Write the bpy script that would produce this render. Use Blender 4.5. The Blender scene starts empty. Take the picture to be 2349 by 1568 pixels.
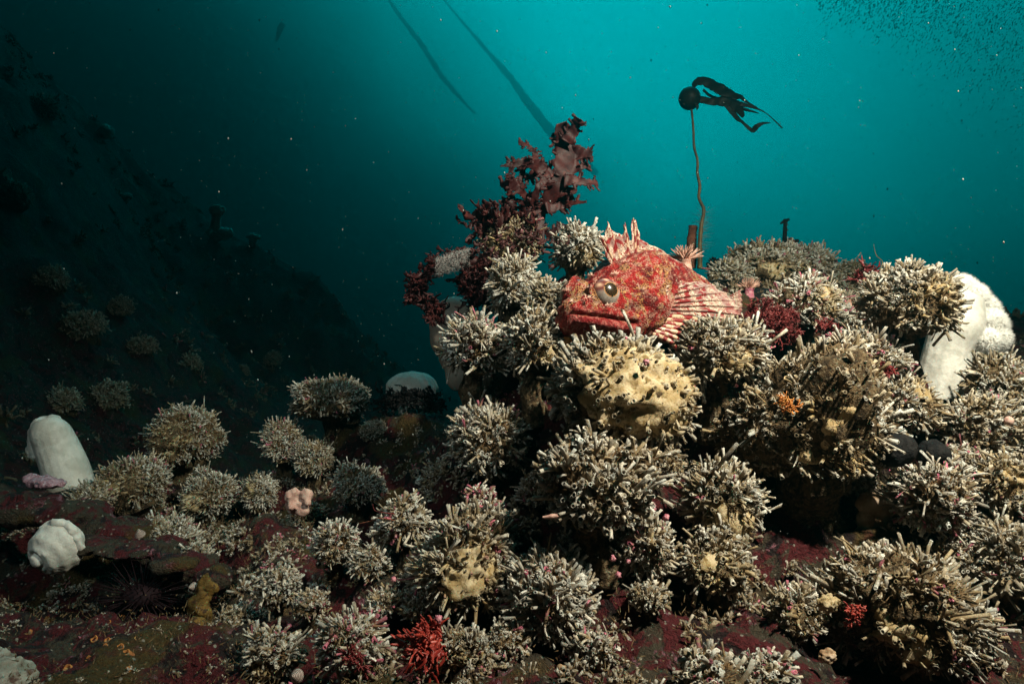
import bpy, math, random
import numpy as np
from mathutils import Vector, Matrix

# ---------------------------------------------------------------- camera, world, light, exposure
SC = bpy.context.scene
COL = SC.collection
PX = 1.5 / 2349.0            # metres per view unit at one metre (24 mm lens, 36 mm wide)

cam_d = bpy.data.cameras.new('camera')
cam_d.lens = 24.0; cam_d.sensor_width = 36.0
cam_d.clip_start = 0.01; cam_d.clip_end = 300.0
cam = bpy.data.objects.new('camera', cam_d); COL.objects.link(cam)
cam.rotation_euler = (math.radians(90), 0, 0)
SC.camera = cam

SC.view_settings.view_transform = 'Standard'
SC.view_settings.look = 'None'
SC.view_settings.exposure = 0.0
SC.view_settings.gamma = 1.0
SC.view_settings.use_curve_mapping = False
SC.cycles.use_denoising = True
SC.cycles.max_bounces = 6
SC.cycles.diffuse_bounces = 2
SC.cycles.glossy_bounces = 2
SC.cycles.transmission_bounces = 4
SC.cycles.transparent_max_bounces = 6
SC.cycles.volume_bounces = 0
SC.cycles.sample_clamp_indirect = 4.0

def lin(r, g, b, a=1.0):
    f = lambda c: (c / 255.0 / 12.92) if c / 255.0 <= 0.04045 else ((c / 255.0 + 0.055) / 1.055) ** 2.4
    return (f(r), f(g), f(b), a)

class NT:
    """small node-tree helper"""
    def __init__(s, tree): s.t = tree; s.n = tree.nodes; s.l = tree.links
    def add(s, typ, **kw):
        n = s.n.new(typ)
        for k, v in kw.items(): setattr(n, k, v)
        return n
    def link(s, a, b): s.l.new(a, b)
    def put(s, sock, v):
        if hasattr(v, 'is_output'): s.l.new(v, sock)
        else: sock.default_value = v
    def math(s, op, a, b=0.0, c=0.0, clamp=False):
        n = s.add('ShaderNodeMath', operation=op, use_clamp=clamp)
        s.put(n.inputs[0], a); s.put(n.inputs[1], b)
        if op in ('MULTIPLY_ADD',): s.put(n.inputs[2], c)
        return n.outputs[0]
    def mapr(s, v, a, b, c=0.0, d=1.0, smooth=True):
        n = s.add('ShaderNodeMapRange'); n.interpolation_type = 'SMOOTHSTEP' if smooth else 'LINEAR'
        s.put(n.inputs[0], v); n.inputs[1].default_value = a; n.inputs[2].default_value = b
        n.inputs[3].default_value = c; n.inputs[4].default_value = d
        return n.outputs[0]
    def dot(s, v, vec):
        n = s.add('ShaderNodeVectorMath', operation='DOT_PRODUCT'); s.put(n.inputs[0], v); n.inputs[1].default_value = vec
        return n.outputs['Value']
    def mix(s, f, a, b, mode='MIX'):
        n = s.add('ShaderNodeMix', data_type='RGBA', blend_type=mode); s.put(n.inputs[0], f); s.put(n.inputs[6], a); s.put(n.inputs[7], b)
        return n.outputs[2]
    def noise(s, vec, scale, detail=3.0, rough=0.55, dist=0.0):
        n = s.add('ShaderNodeTexNoise'); s.put(n.inputs['Vector'], vec); n.inputs['Scale'].default_value = scale
        n.inputs['Detail'].default_value = detail; n.inputs['Roughness'].default_value = rough; n.inputs['Distortion'].default_value = dist
        return n.outputs['Fac']
    def voro(s, vec, scale, feature='F1', out='Distance', rnd=1.0):
        n = s.add('ShaderNodeTexVoronoi', feature=feature); s.put(n.inputs['Vector'], vec); n.inputs['Scale'].default_value = scale
        n.inputs['Randomness'].default_value = rnd
        return n.outputs[out]
    def ramp(s, f, stops, interp='LINEAR'):
        n = s.add('ShaderNodeValToRGB'); s.put(n.inputs[0], f); cr = n.color_ramp; cr.interpolation = interp
        while len(cr.elements) < len(stops): cr.elements.new(0.5)
        for e, (p, c) in zip(cr.elements, stops): e.position = p; e.color = c
        return n.outputs[0]

# open water seen in every direction: brightest up ahead, darkest to the left, below and behind
W = bpy.data.worlds.new('World'); SC.world = W; W.use_nodes = True
w = NT(W.node_tree); w.n.clear()
tc = w.add('ShaderNodeTexCoord'); dirv = tc.outputs['Generated']
sep = w.add('ShaderNodeSeparateXYZ'); w.link(dirv, sep.inputs[0])
nz = w.noise(dirv, 3.0, 3.0, 0.5, 0.4)
nzo = w.math('SUBTRACT', nz, 0.5)
up = w.mapr(w.math('MULTIPLY_ADD', nzo, 0.20, sep.outputs['Z']), -0.10, 0.44)
ahead = w.mapr(sep.outputs['Y'], 0.0, 0.72)
left = w.mapr(w.math('MULTIPLY_ADD', nzo, 0.25, w.math('MULTIPLY_ADD', sep.outputs['Z'], 0.70, sep.outputs['X'])), -0.24, 0.42)
left2 = w.math('POWER', left, 1.35)
right = w.mapr(w.math('MULTIPLY_ADD', nzo, 0.3, sep.outputs['X']), 0.25, 0.80, 1.0, 0.74)
lum = w.math('MULTIPLY', w.math('MULTIPLY_ADD', up, 0.84, 0.16), w.math('MULTIPLY', left2, w.math('MULTIPLY', ahead, right)))
amb = w.math('MULTIPLY', w.mapr(sep.outputs['Z'], -0.1, 0.9), w.math('MULTIPLY_ADD', w.mapr(sep.outputs['X'], -0.5, 0.2), 0.85, 0.15))
tot = w.math('ADD', lum, w.math('MULTIPLY', amb, 0.005))
colr = w.ramp(lum, [(0.0, (0.0004, 0.060, 0.072, 1)), (0.45, (0.0004, 0.290, 0.300, 1)), (1.0, (0.0005, 0.440, 0.470, 1))])
em = w.mix(1.0, colr, (1, 1, 1, 1), 'MULTIPLY')
bg = w.add('ShaderNodeBackground'); w.link(em, bg.inputs['Color'])
base = w.math('ADD', w.math('MULTIPLY', tot, 10.0), 0.003)
w.link(base, bg.inputs['Strength'])
wo = w.add('ShaderNodeOutputWorld'); w.link(bg.outputs[0], wo.inputs['Surface'])

# the photographer's two flashes on their arms: the main one up and to the right, a weaker one to the left
fl = bpy.data.lights.new('flash', 'SPOT'); fl.energy = 100.0; fl.color = (1.0, 0.85, 0.67)
fl.shadow_soft_size = 0.022; fl.spot_size = math.radians(97); fl.spot_blend = 1.0
flo = bpy.data.objects.new('flash', fl); COL.objects.link(flo)
flo.location = (0.47, 0.20, 0.58)
flo.rotation_euler = (Vector((0.24, 0.74, -0.04)) - Vector(flo.location)).to_track_quat('-Z', 'Y').to_euler()
f2 = fl.copy(); f2.name = 'flash'; f2.energy = 9.0; f2.color = (0.92, 0.97, 0.92); f2.spot_size = math.radians(72)
f2o = bpy.data.objects.new('flash', f2); COL.objects.link(f2o); f2o.location = (-0.34, 0.06, 0.40)
f2o.rotation_euler = (Vector((-0.36, 0.90, -0.13)) - Vector(f2o.location)).to_track_quat('-Z', 'Y').to_euler()
# faint daylight filtering down through the green water
sn = bpy.data.lights.new('daylight', 'SUN'); sn.energy = 0.05; sn.angle = math.radians(40); sn.color = (0.25, 0.95, 1.0)
sno = bpy.data.objects.new('daylight', sn); COL.objects.link(sno)
sno.rotation_euler = (Vector((-0.25, -0.55, -1.0))).to_track_quat('-Z', 'Y').to_euler()

# ---------------------------------------------------------------- helpers
rng = np.random.default_rng(7)
random.seed(7)
ORG = {}

def P(vx, vy, d): return np.array([(vx - 1174.5) * PX * d, d, (784.0 - vy) * PX * d])
def A(v): return np.asarray(v, dtype=float)
def unit(v): v = A(v); return v / (np.linalg.norm(v, axis=-1, keepdims=True) + 1e-12)

def vnoise(p, seed=0):
    p = A(p); i = np.floor(p).astype(np.int64); f = p - i; f = f * f * (3 - 2 * f)
    def h(a, b, c):
        n = (a * 374761393 + b * 668265263 + c * 1440662683 + seed * 97) & 0xffffffff
        n = ((n ^ (n >> 13)) * 1274126177) & 0xffffffff
        return ((n ^ (n >> 16)) & 0xffff) / 65535.0
    x, y, z = i[..., 0], i[..., 1], i[..., 2]; fx, fy, fz = f[..., 0], f[..., 1], f[..., 2]
    l = lambda a, b, t: a + (b - a) * t
    return l(l(l(h(x, y, z), h(x+1, y, z), fx), l(h(x, y+1, z), h(x+1, y+1, z), fx), fy),
             l(l(h(x, y, z+1), h(x+1, y, z+1), fx), l(h(x, y+1, z+1), h(x+1, y+1, z+1), fx), fy), fz) * 2 - 1
def fbm(p, seed=0, oct=3):
    p = A(p); s = 0; a = 1.0
    for k in range(oct): s = s + a * vnoise(p * 2 ** k + k * 17.3, seed + k); a *= 0.5
    return s

def root(name, label, cat, loc, group=None, kind=None):
    o = bpy.data.objects.new(name, None); COL.objects.link(o); o.empty_display_size = 0.01
    o.location = loc; o['label'] = label; o['category'] = cat
    if group: o['group'] = group
    if kind: o['kind'] = kind
    ORG[o.name] = A(loc); return o
def tag(o, label, cat, group=None, kind=None):
    if label: o['label'] = label
    if cat: o['category'] = cat
    if group: o['group'] = group
    if kind: o['kind'] = kind
    return o
def mk(name, V, F, mat, parent=None, smooth=True, col=None, attr=None, loc=None, kind=None):
    """V in world metres; a child's mesh is stored relative to its thing"""
    V = A(V)
    off = ORG[parent.name] if parent is not None else (A(loc) if loc is not None else np.zeros(3))
    me = bpy.data.meshes.new(name)
    if isinstance(F, np.ndarray): F = F.tolist()
    me.from_pydata((V - off).tolist(), [], F)
    if smooth: me.polygons.foreach_set('use_smooth', [True] * len(me.polygons))
    if col is not None:
        a = me.attributes.new('tint', 'FLOAT_COLOR', 'POINT')
        c = np.ones((len(V), 4)); c[:, :3] = A(col)[:, :3]
        a.data.foreach_set('color', c.ravel())
    if attr is not None:
        for k, v in attr.items():
            a = me.attributes.new(k, 'FLOAT', 'POINT'); a.data.foreach_set('value', A(v).ravel())
    me.materials.append(mat)
    o = bpy.data.objects.new(name, me); COL.objects.link(o)
    if parent is not None: o.parent = parent
    elif loc is not None: o.location = loc
    ORG[o.name] = off
    if kind: o['kind'] = kind
    return o
def remesh(o, vox, smooth=4):
    m = o.modifiers.new('fuse', 'REMESH'); m.mode = 'VOXEL'; m.voxel_size = vox; m.use_smooth_shade = True
    if smooth: s = o.modifiers.new('soften', 'SMOOTH'); s.iterations = smooth; s.factor = 0.6
def solid(o, t): m = o.modifiers.new('thickness', 'SOLIDIFY'); m.thickness = t; m.offset = 0

class MB:
    """collects pieces into one mesh"""
    def __init__(s): s.V = []; s.F = []; s.C = []; s.n = 0
    def add(s, V, F, c=None):
        V = A(V); s.V.append(V); s.F += [[i + s.n for i in f] for f in (F.tolist() if isinstance(F, np.ndarray) else F)]
        if c is not None:
            c = A(c); s.C.append(np.tile(c[:3], (len(V), 1)) if c.ndim == 1 else c[:, :3])
        s.n += len(V)
    def build(s, name, mat, parent=None, **kw):
        return mk(name, np.vstack(s.V), s.F, mat, parent, col=(np.vstack(s.C) if s.C else None), **kw)

def uvs(nu=24, nv=16):
    V = []; F = []
    for j in range(nv + 1):
        t = math.pi * j / nv
        for i in range(nu):
            a = 2 * math.pi * i / nu; V.append((math.sin(t) * math.cos(a), math.sin(t) * math.sin(a), math.cos(t)))
    for j in range(nv):
        for i in range(nu):
            a = j * nu + i; b = j * nu + (i + 1) % nu; F.append((a, a + nu, b + nu, b))
    return A(V), F
_ICO = {}
def ico(n=2):
    if n not in _ICO:
        import bmesh
        bm = bmesh.new(); bmesh.ops.create_icosphere(bm, subdivisions=n, radius=1.0)
        bm.verts.ensure_lookup_table()
        _ICO[n] = (A([v.co[:] for v in bm.verts]), [[v.index for v in f.verts] for f in bm.faces]); bm.free()
    return _ICO[n]

def frames(path, ref=(0, -1, 0)):
    path = A(path); T = unit(np.gradient(path, axis=0)); ref = A(ref)
    S = unit(np.cross(T, ref)); N = np.cross(S, T); return T, S, N
def resample(path, n, *vals):
    path = A(path); k = len(path); t0 = np.linspace(0, 1, k); t = np.linspace(0, 1, n)
    def cr(v):
        v = A(v); out = []
        for x in t * (k - 1):
            i = min(int(x), k - 2); f = x - i
            p0, p1, p2, p3 = v[max(i-1, 0)], v[i], v[i+1], v[min(i+2, k-1)]
            out.append(0.5 * ((2*p1) + (-p0+p2)*f + (2*p0-5*p1+4*p2-p3)*f*f + (-p0+3*p1-3*p2+p3)*f**3))
        return A(out)
    return (cr(path),) + tuple(cr(v) for v in vals)
def pipe(path, rad, n=8, seg=None, capped=True, rough=0.0, seed=0, ref=(0, -1, 0.01)):
    path = A(path); rad = np.atleast_1d(A(rad)); rad = np.interp(np.linspace(0, 1, len(path)), np.linspace(0, 1, max(2, len(rad))), rad if len(rad) > 1 else np.repeat(rad, 2))
    if seg: path, rad = resample(path, seg, rad)
    rad = np.maximum(rad, 1e-5)
    T, S, N = frames(path, ref); m = len(path); a = np.arange(n) * 2 * math.pi / n
    V = path[:, None] + rad[:, None, None] * (np.cos(a)[None, :, None] * S[:, None] + np.sin(a)[None, :, None] * N[:, None])
    if rough:
        q = V.reshape(-1, 3); d = unit(q - np.repeat(path, n, 0))
        q = q + d * (fbm(q / (rad.mean() * 1.5), seed)[:, None] * rough * np.repeat(rad, n)[:, None]); V = q.reshape(m, n, 3)
    V = V.reshape(-1, 3); F = []
    for j in range(m - 1):
        for i in range(n):
            b = j*n + (i+1) % n; F.append((j*n + i, b, b + n, j*n + i + n))
    if capped: F.append(tuple(range(n))[::-1]); F.append(tuple((m-1)*n + i for i in range(n)))
    return V, F
def ribbon(path, wid, seg=14, cross=4, ref=(0, -1, 0), twist=0.0, rag=0.25, curl=0.15, seed=0):
    """flat frond with a ragged edge"""
    path, wid = resample(path, seg, A(wid)); wid = np.maximum(wid, 0.0003)
    T, S, N = frames(path, ref); m = len(path)
    ang = np.linspace(0, twist, m)[:, None]; S2 = S * np.cos(ang) + N * np.sin(ang); N2 = np.cross(T, S2)
    V = []; F = []; r = np.random.default_rng(seed)
    eL = 1 + rag * r.uniform(-1, 1, m); eR = 1 + rag * r.uniform(-1, 1, m)
    ph = r.uniform(0, 6, 2)
    for j in range(m):
        for k in range(cross + 1):
            s = (k / cross * 2 - 1); e = (eL[j] if s < 0 else eR[j]) if abs(s) > 0.9 else 1.0
            off = S2[j] * s * wid[j] * 0.5 * e + N2[j] * wid[j] * curl * (math.sin(j * 0.9 + ph[0] + s * 1.5) * 0.5 + s * s * math.sin(j * 0.5 + ph[1]))
            V.append(path[j] + off)
    c = cross + 1
    for j in range(m - 1):
        for k in range(cross): F.append((j*c+k, j*c+k+1, (j+1)*c+k+1, (j+1)*c+k))
    return A(V), F

def tubes(B, D, L, R, rg, sides=7, tip=None, basec=None, bore=None, bend=0.25, lip=True):
    """open-ended crusty tubes; returns V, F, C. tip/basec: (n,3) colours"""
    B = A(B); D = unit(D); n = len(B); S = sides
    ref = rg.normal(size=(n, 3)); X = unit(np.cross(D, ref)); Y = np.cross(D, X)
    bv = rg.normal(size=(n, 3)) * bend
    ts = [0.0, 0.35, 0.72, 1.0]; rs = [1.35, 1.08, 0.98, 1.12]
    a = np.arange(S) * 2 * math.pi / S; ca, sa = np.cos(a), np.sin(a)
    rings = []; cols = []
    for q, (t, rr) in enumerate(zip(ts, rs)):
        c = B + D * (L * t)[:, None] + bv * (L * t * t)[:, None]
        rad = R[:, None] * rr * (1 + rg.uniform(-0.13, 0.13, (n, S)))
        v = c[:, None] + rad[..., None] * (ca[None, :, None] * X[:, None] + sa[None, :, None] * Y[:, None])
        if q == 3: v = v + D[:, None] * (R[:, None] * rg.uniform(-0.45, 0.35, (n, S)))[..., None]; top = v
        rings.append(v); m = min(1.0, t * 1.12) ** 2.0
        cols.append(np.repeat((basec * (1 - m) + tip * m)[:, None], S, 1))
    cc = (B + D * L[:, None] + bv * L[:, None])[:, None]
    rings.append(cc + (top - cc) * 0.70); cols.append(cols[-1] * 0.93)
    c2 = (B + D * (L * 0.62)[:, None] + bv * (L * 0.4)[:, None])[:, None]
    rings.append(c2 + (rings[2] - (B + D * (L * ts[2])[:, None] + bv * (L * ts[2] ** 2)[:, None])[:, None]) * 0.62)
    cols.append(np.repeat(bore[:, None], S, 1))
    V = np.stack(rings, 1); C = np.stack(cols, 1)          # n, 6, S, 3
    K = 6 * S; base = (np.arange(n) * K)[:, None]; F = []
    for j in range(5):
        for i in range(S):
            F.append(np.stack([base[:, 0] + j*S+i, base[:, 0] + j*S+(i+1) % S, base[:, 0] + (j+1)*S+(i+1) % S, base[:, 0] + (j+1)*S+i], 1))
    F = np.vstack(F).tolist()
    for i in range(n): F.append([i * K + 5 * S + k for k in range(S)])
    return V.reshape(-1, 3), F, C.reshape(-1, 3)

def spikes(B, D, L, R, c0, c1):
    """thin three-sided hairs"""
    B = A(B); D = unit(D); n = len(B); X = unit(np.cross(D, rng.normal(size=(n, 3)))); Y = np.cross(D, X)
    V = np.zeros((n, 4, 3)); a = [0, 2.1, 4.2]
    for k in range(3): V[:, k] = B + (X * math.cos(a[k]) + Y * math.sin(a[k])) * A(R).reshape(-1, 1)
    V[:, 3] = B + D * A(L).reshape(-1, 1)
    b = np.arange(n)[:, None] * 4
    F = np.vstack([b + [0, 1, 3], b + [1, 2, 3], b + [2, 0, 3]])
    C = np.zeros((n, 4, 3)); C[:, :3] = A(c0)[:3]; C[:, 3] = A(c1)[:3]
    return V.reshape(-1, 3), F, C.reshape(-1, 3)
def fib(n):
    i = np.arange(n) + 0.5; z = 1 - 2 * i / n; a = i * 2.39996
    r = np.sqrt(1 - z * z); return np.stack([r * np.cos(a), r * np.sin(a), z], 1)

# ---------------------------------------------------------------- materials
def material(name):
    m = bpy.data.materials.new(name); m.use_nodes = True; t = NT(m.node_tree); b = t.n['Principled BSDF']
    return m, t, b
def objco(t): return t.add('ShaderNodeTexCoord').outputs['Object']
def bump(t, b, h, strength, dist):
    n = t.add('ShaderNodeBump'); n.inputs['Strength'].default_value = strength; n.inputs['Distance'].default_value = dist
    t.put(n.inputs['Height'], h); t.link(n.outputs[0], b.inputs['Normal'])
def attr(t, name, out='Color'): n = t.add('ShaderNodeAttribute', attribute_name=name); return n.outputs[out]

def m_tint(name, rough=0.75, nscale=900.0, var=0.35, bs=0.5, bd=0.0006, spec=0.3, sss=0.0, speck=None):
    m, t, b = material(name); co = objco(t); c = attr(t, 'tint')
    n = t.noise(co, nscale, 4.0, 0.65)
    k = t.mapr(n, 0.3, 0.7, 1.0 - var, 1.0 + var * 0.5, False)
    cb = t.add('ShaderNodeVectorMath', operation='SCALE'); t.link(c, cb.inputs[0]); t.link(k, cb.inputs['Scale'])
    colo = cb.outputs[0]
    if speck:
        v = t.noise(co, nscale * 0.22, 4.0, 0.7); colo = t.mix(t.mapr(v, 0.50, 0.62), colo, speck)
    t.link(colo, b.inputs['Base Color']); b.inputs['Roughness'].default_value = rough
    b.inputs['Specular IOR Level'].default_value = spec
    if sss: b.inputs['Subsurface Weight'].default_value = sss; b.inputs['Subsurface Radius'].default_value = (0.004, 0.003, 0.002)
    bump(t, b, n, bs, bd); return m
def m_flat(name, c1, c2, scale=300.0, rough=0.6, bs=0.4, bd=0.0005, spec=0.4, sss=0.0, c3=None, det=4.0, lo=0.38, hi=0.62):
    m, t, b = material(name); co = objco(t); n = t.noise(co, scale, det, 0.6)
    c = t.mix(t.mapr(n, lo, hi), c1, c2)
    if c3: c = t.mix(t.mapr(t.noise(co, scale * 2.3, 3.0), 0.56, 0.66), c, c3)
    t.link(c, b.inputs['Base Color']); b.inputs['Roughness'].default_value = rough; b.inputs['Specular IOR Level'].default_value = spec
    if sss:
        b.inputs['Subsurface Weight'].default_value = sss; b.inputs['Subsurface Radius'].default_value = (0.006, 0.004, 0.003)
    bump(t, b, t.noise(co, scale * 3, 4.0), bs, bd); return m

M = {}
M['tube'] = m_tint('crusty_tube', 0.7, 700, 0.4, 0.7, 0.0008, speck=(0.16, 0.12, 0.07, 1))
M['core'] = m_flat('growth_core', (0.028, 0.017, 0.009, 1), (0.12, 0.08, 0.042, 1), 160, 0.9, 1.0, 0.003, 0.2, c3=(0.18, 0.15, 0.10, 1))
M['sponge'] = m_flat('yellow_sponge', (0.30, 0.21, 0.10, 1), (0.46, 0.37, 0.24, 1), 90, 0.8, 0.9, 0.0015, 0.2, sss=0.15, c3=(0.20, 0.13, 0.05, 1))
M['pinksponge'] = m_flat('pink_sponge', (0.42, 0.24, 0.20, 1), (0.55, 0.36, 0.30, 1), 120, 0.7, 0.6, 0.001, 0.3, sss=0.2)
M['tansponge'] = m_flat('tan_sponge', (0.22, 0.12, 0.06, 1), (0.42, 0.30, 0.20, 1), 60, 0.8, 0.6, 0.001, 0.3, c3=(0.45, 0.35, 0.28, 1))
M['white'] = m_flat('white_flesh', (0.46, 0.44, 0.40, 1), (0.60, 0.58, 0.54, 1), 60, 0.5, 0.6, 0.0016, 0.3, sss=0.4)
M['whitefuzz'] = m_tint('white_tentacles', 0.6, 200, 0.1, 0.1, 0.0002, 0.3)
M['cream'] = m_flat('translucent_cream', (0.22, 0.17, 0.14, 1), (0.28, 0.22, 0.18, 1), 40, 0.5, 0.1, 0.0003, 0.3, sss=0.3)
M['weed'] = m_flat('dark_red_frond', (0.020, 0.004, 0.005, 1), (0.042, 0.008, 0.008, 1), 60, 0.55, 0.5, 0.0008, 0.2, c3=(0.07, 0.014, 0.012, 1))
M['redweed'] = m_flat('bright_red_frond', (0.20, 0.018, 0.014, 1), (0.36, 0.045, 0.03, 1), 90, 0.45, 0.4, 0.0005, 0.4)
M['maroon'] = m_flat('maroon_frond', (0.10, 0.012, 0.014, 1), (0.19, 0.03, 0.03, 1), 90, 0.5, 0.4, 0.0005, 0.3)
M['turf'] = m_flat('dark_turf', (0.030, 0.010, 0.010, 1), (0.075, 0.02, 0.02, 1), 80, 0.6, 0.4, 0.0005, 0.3)
M['kelp'] = m_flat('brown_kelp', (0.010, 0.008, 0.004, 1), (0.018, 0.013, 0.006, 1), 30, 0.5, 0.3, 0.0005, 0.25)
M['stipe'] = m_flat('kelp_stipe', (0.07, 0.045, 0.018, 1), (0.15, 0.10, 0.04, 1), 60, 0.55, 0.4, 0.0005, 0.35)
M['ochre'] = m_flat('ochre_crust', (0.06, 0.035, 0.008, 1), (0.15, 0.085, 0.02, 1), 90, 0.8, 1.0, 0.002, 0.2, c3=(0.04, 0.02, 0.01, 1))
M['stump'] = m_flat('brown_stump', (0.10, 0.030, 0.018, 1), (0.19, 0.07, 0.04, 1), 120, 0.8, 0.8, 0.001, 0.2)
M['black'] = m_flat('black_skin', (0.005, 0.005, 0.006, 1), (0.014, 0.013, 0.013, 1), 90, 0.8, 0.9, 0.003, 0.12)
M['pink'] = m_flat('pink_crust', (0.36, 0.09, 0.14, 1), (0.55, 0.25, 0.28, 1), 260, 0.6, 0.8, 0.0008, 0.3)
M['lilac'] = m_flat('lilac_crust', (0.26, 0.13, 0.16, 1), (0.44, 0.26, 0.32, 1), 180, 0.8, 0.9, 0.002, 0.3, c3=(0.5, 0.38, 0.42, 1))
M['orange'] = m_flat('orange_flesh', (0.45, 0.15, 0.03, 1), (0.55, 0.24, 0.06, 1), 150, 0.5, 0.3, 0.0005, 0.4, sss=0.2)
M['peach'] = m_flat('peach_tentacle', (0.50, 0.26, 0.20, 1), (0.60, 0.38, 0.30, 1), 200, 0.5, 0.2, 0.0003, 0.4, sss=0.3)
M['net2'] = m_flat('grey_rock_crust', (0.16, 0.15, 0.12, 1), (0.30, 0.28, 0.24, 1), 60, 0.9, 1.0, 0.002, 0.2, c3=(0.10, 0.06, 0.05, 1))
M['urchin'] = m_flat('dark_spine', (0.008, 0.003, 0.005, 1), (0.015, 0.006, 0.008, 1), 200, 0.8, 0.3, 0.0003, 0.15)
M['hair'] = m_flat('pale_hydroid', (0.30, 0.24, 0.18, 1), (0.42, 0.35, 0.27, 1), 200, 0.8, 0.1, 0.0002, 0.2)
M['net'] = m_tint('pale_net', 0.8, 400, 0.3, 0.4, 0.0004)
M['fuzz'] = m_tint('brown_fuzz', 0.85, 300, 0.3, 0.2, 0.0004, 0.2)
M['snow'] = m_flat('drifting_particle', (0.22, 0.25, 0.24, 1), (0.35, 0.38, 0.36, 1), 100, 0.8, 0, 0.0001)
M['speck'] = m_flat('dark_speck', (0.02, 0.03, 0.03, 1), (0.03, 0.04, 0.04, 1), 10, 0.8, 0, 0.0001)

def mat_rock():
    m, t, b = material('reef_rock'); co = objco(t)
    big = t.noise(co, 9.0, 4.0, 0.6, 0.6); mid = t.noise(co, 38.0, 5.0, 0.65, 0.8); fine = t.noise(co, 320.0, 4.0, 0.7)
    c = t.mix(t.mapr(mid, 0.44, 0.50), (0.016, 0.006, 0.007, 1), (0.095, 0.010, 0.014, 1))                   # crimson crust
    c = t.mix(t.mapr(t.noise(co, 26.0, 6.0, 0.7, 1.0), 0.49, 0.55), c, (0.060, 0.046, 0.030, 1))             # tan grit
    c = t.mix(t.mapr(t.noise(co, 55.0, 5.0, 0.7, 0.5), 0.61, 0.66), c, (0.24, 0.10, 0.13, 1))              # pink crust
    c = t.mix(t.mapr(big, 0.55, 0.63), c, (0.08, 0.050, 0.014, 1))                                         # ochre film
    c = t.mix(t.mapr(t.voro(co, 130.0), 0.10, 0.20, 1.0, 0.0), c, (0.34, 0.32, 0.27, 1))                   # pale dots
    k = t.mapr(fine, 0.3, 0.7, 0.55, 1.25, False)
    s = t.add('ShaderNodeVectorMath', operation='SCALE'); t.link(c, s.inputs[0]); t.link(k, s.inputs['Scale'])
    t.link(s.outputs[0], b.inputs['Base Color']); b.inputs['Roughness'].default_value = 0.85; b.inputs['Specular IOR Level'].default_value = 0.25
    bump(t, b, t.math('ADD', fine, t.math('MULTIPLY', mid, 2.0)), 1.0, 0.010); return m
M['rock'] = mat_rock()

def mat_fish():
    m, t, b = material('mottled_red_skin'); co = objco(t)
    big = t.noise(co, 52.0, 5.0, 0.68, 1.0); big2 = t.noise(co, 60.0, 4.0, 0.6, 0.7); md = t.noise(co, 150.0, 5.0, 0.65, 0.8); fine = t.noise(co, 900.0, 3.0, 0.6)
    c = t.ramp(big, [(0.30, (0.030, 0.004, 0.006, 1)), (0.44, (0.20, 0.007, 0.008, 1)), (0.56, (0.38, 0.012, 0.012, 1)), (0.66, (0.42, 0.06, 0.055, 1))])
    edge = t.voro(co, 400.0, 'DISTANCE_TO_EDGE', 'Distance', 0.9)
    net = t.mapr(edge, 0.05, 0.17, 1.0, 0.0)
    gold = t.mix(net, (0.13, 0.018, 0.012, 1), (0.52, 0.26, 0.10, 1))
    c = t.mix(t.mapr(big2, 0.52, 0.58), c, gold)
    wn = t.mapr(t.voro(co, 520.0, 'DISTANCE_TO_EDGE', 'Distance', 1.0), 0.05, 0.16, 1.0, 0.0)
    wh = t.math('MULTIPLY', wn, t.mapr(md, 0.48, 0.58))
    c = t.mix(t.math('MULTIPLY', wh, 0.8), c, (0.58, 0.36, 0.27, 1))
    sp = attr(t, 'belly', 'Fac')
    cream = t.mix(t.mapr(t.voro(co, 260.0), 0.28, 0.36), (0.15, 0.02, 0.02, 1), (0.62, 0.48, 0.36, 1))
    c = t.mix(sp, c, cream)
    lp = attr(t, 'lip', 'Fac')
    lipc = t.mix(t.mapr(t.noise(co, 260.0, 4.0, 0.7), 0.47, 0.58), (0.24, 0.010, 0.013, 1), (0.45, 0.13, 0.11, 1))
    c = t.mix(lp, c, lipc)
    c = t.mix(t.mapr(attr(t, 'tail', 'Fac'), 0.0, 1.0), c, t.mix(t.mapr(md, 0.4, 0.6), (0.30, 0.16, 0.13, 1), (0.50, 0.38, 0.32, 1)))
    k = t.mapr(fine, 0.3, 0.7, 0.55, 1.15, False)
    s = t.add('ShaderNodeVectorMath', operation='SCALE'); t.link(c, s.inputs[0]); t.link(k, s.inputs['Scale'])
    t.link(s.outputs[0], b.inputs['Base Color']); b.inputs['Roughness'].default_value = 0.5; b.inputs['Specular IOR Level'].default_value = 0.2
    b.inputs['Subsurface Weight'].default_value = 0.02; b.inputs['Subsurface Radius'].default_value = (0.003, 0.001, 0.001)
    bump(t, b, t.math('ADD', t.math('MULTIPLY', net, 0.5), t.math('ADD', fine, md)), 0.9, 0.0018); return m
M['fish'] = mat_fish()
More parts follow.
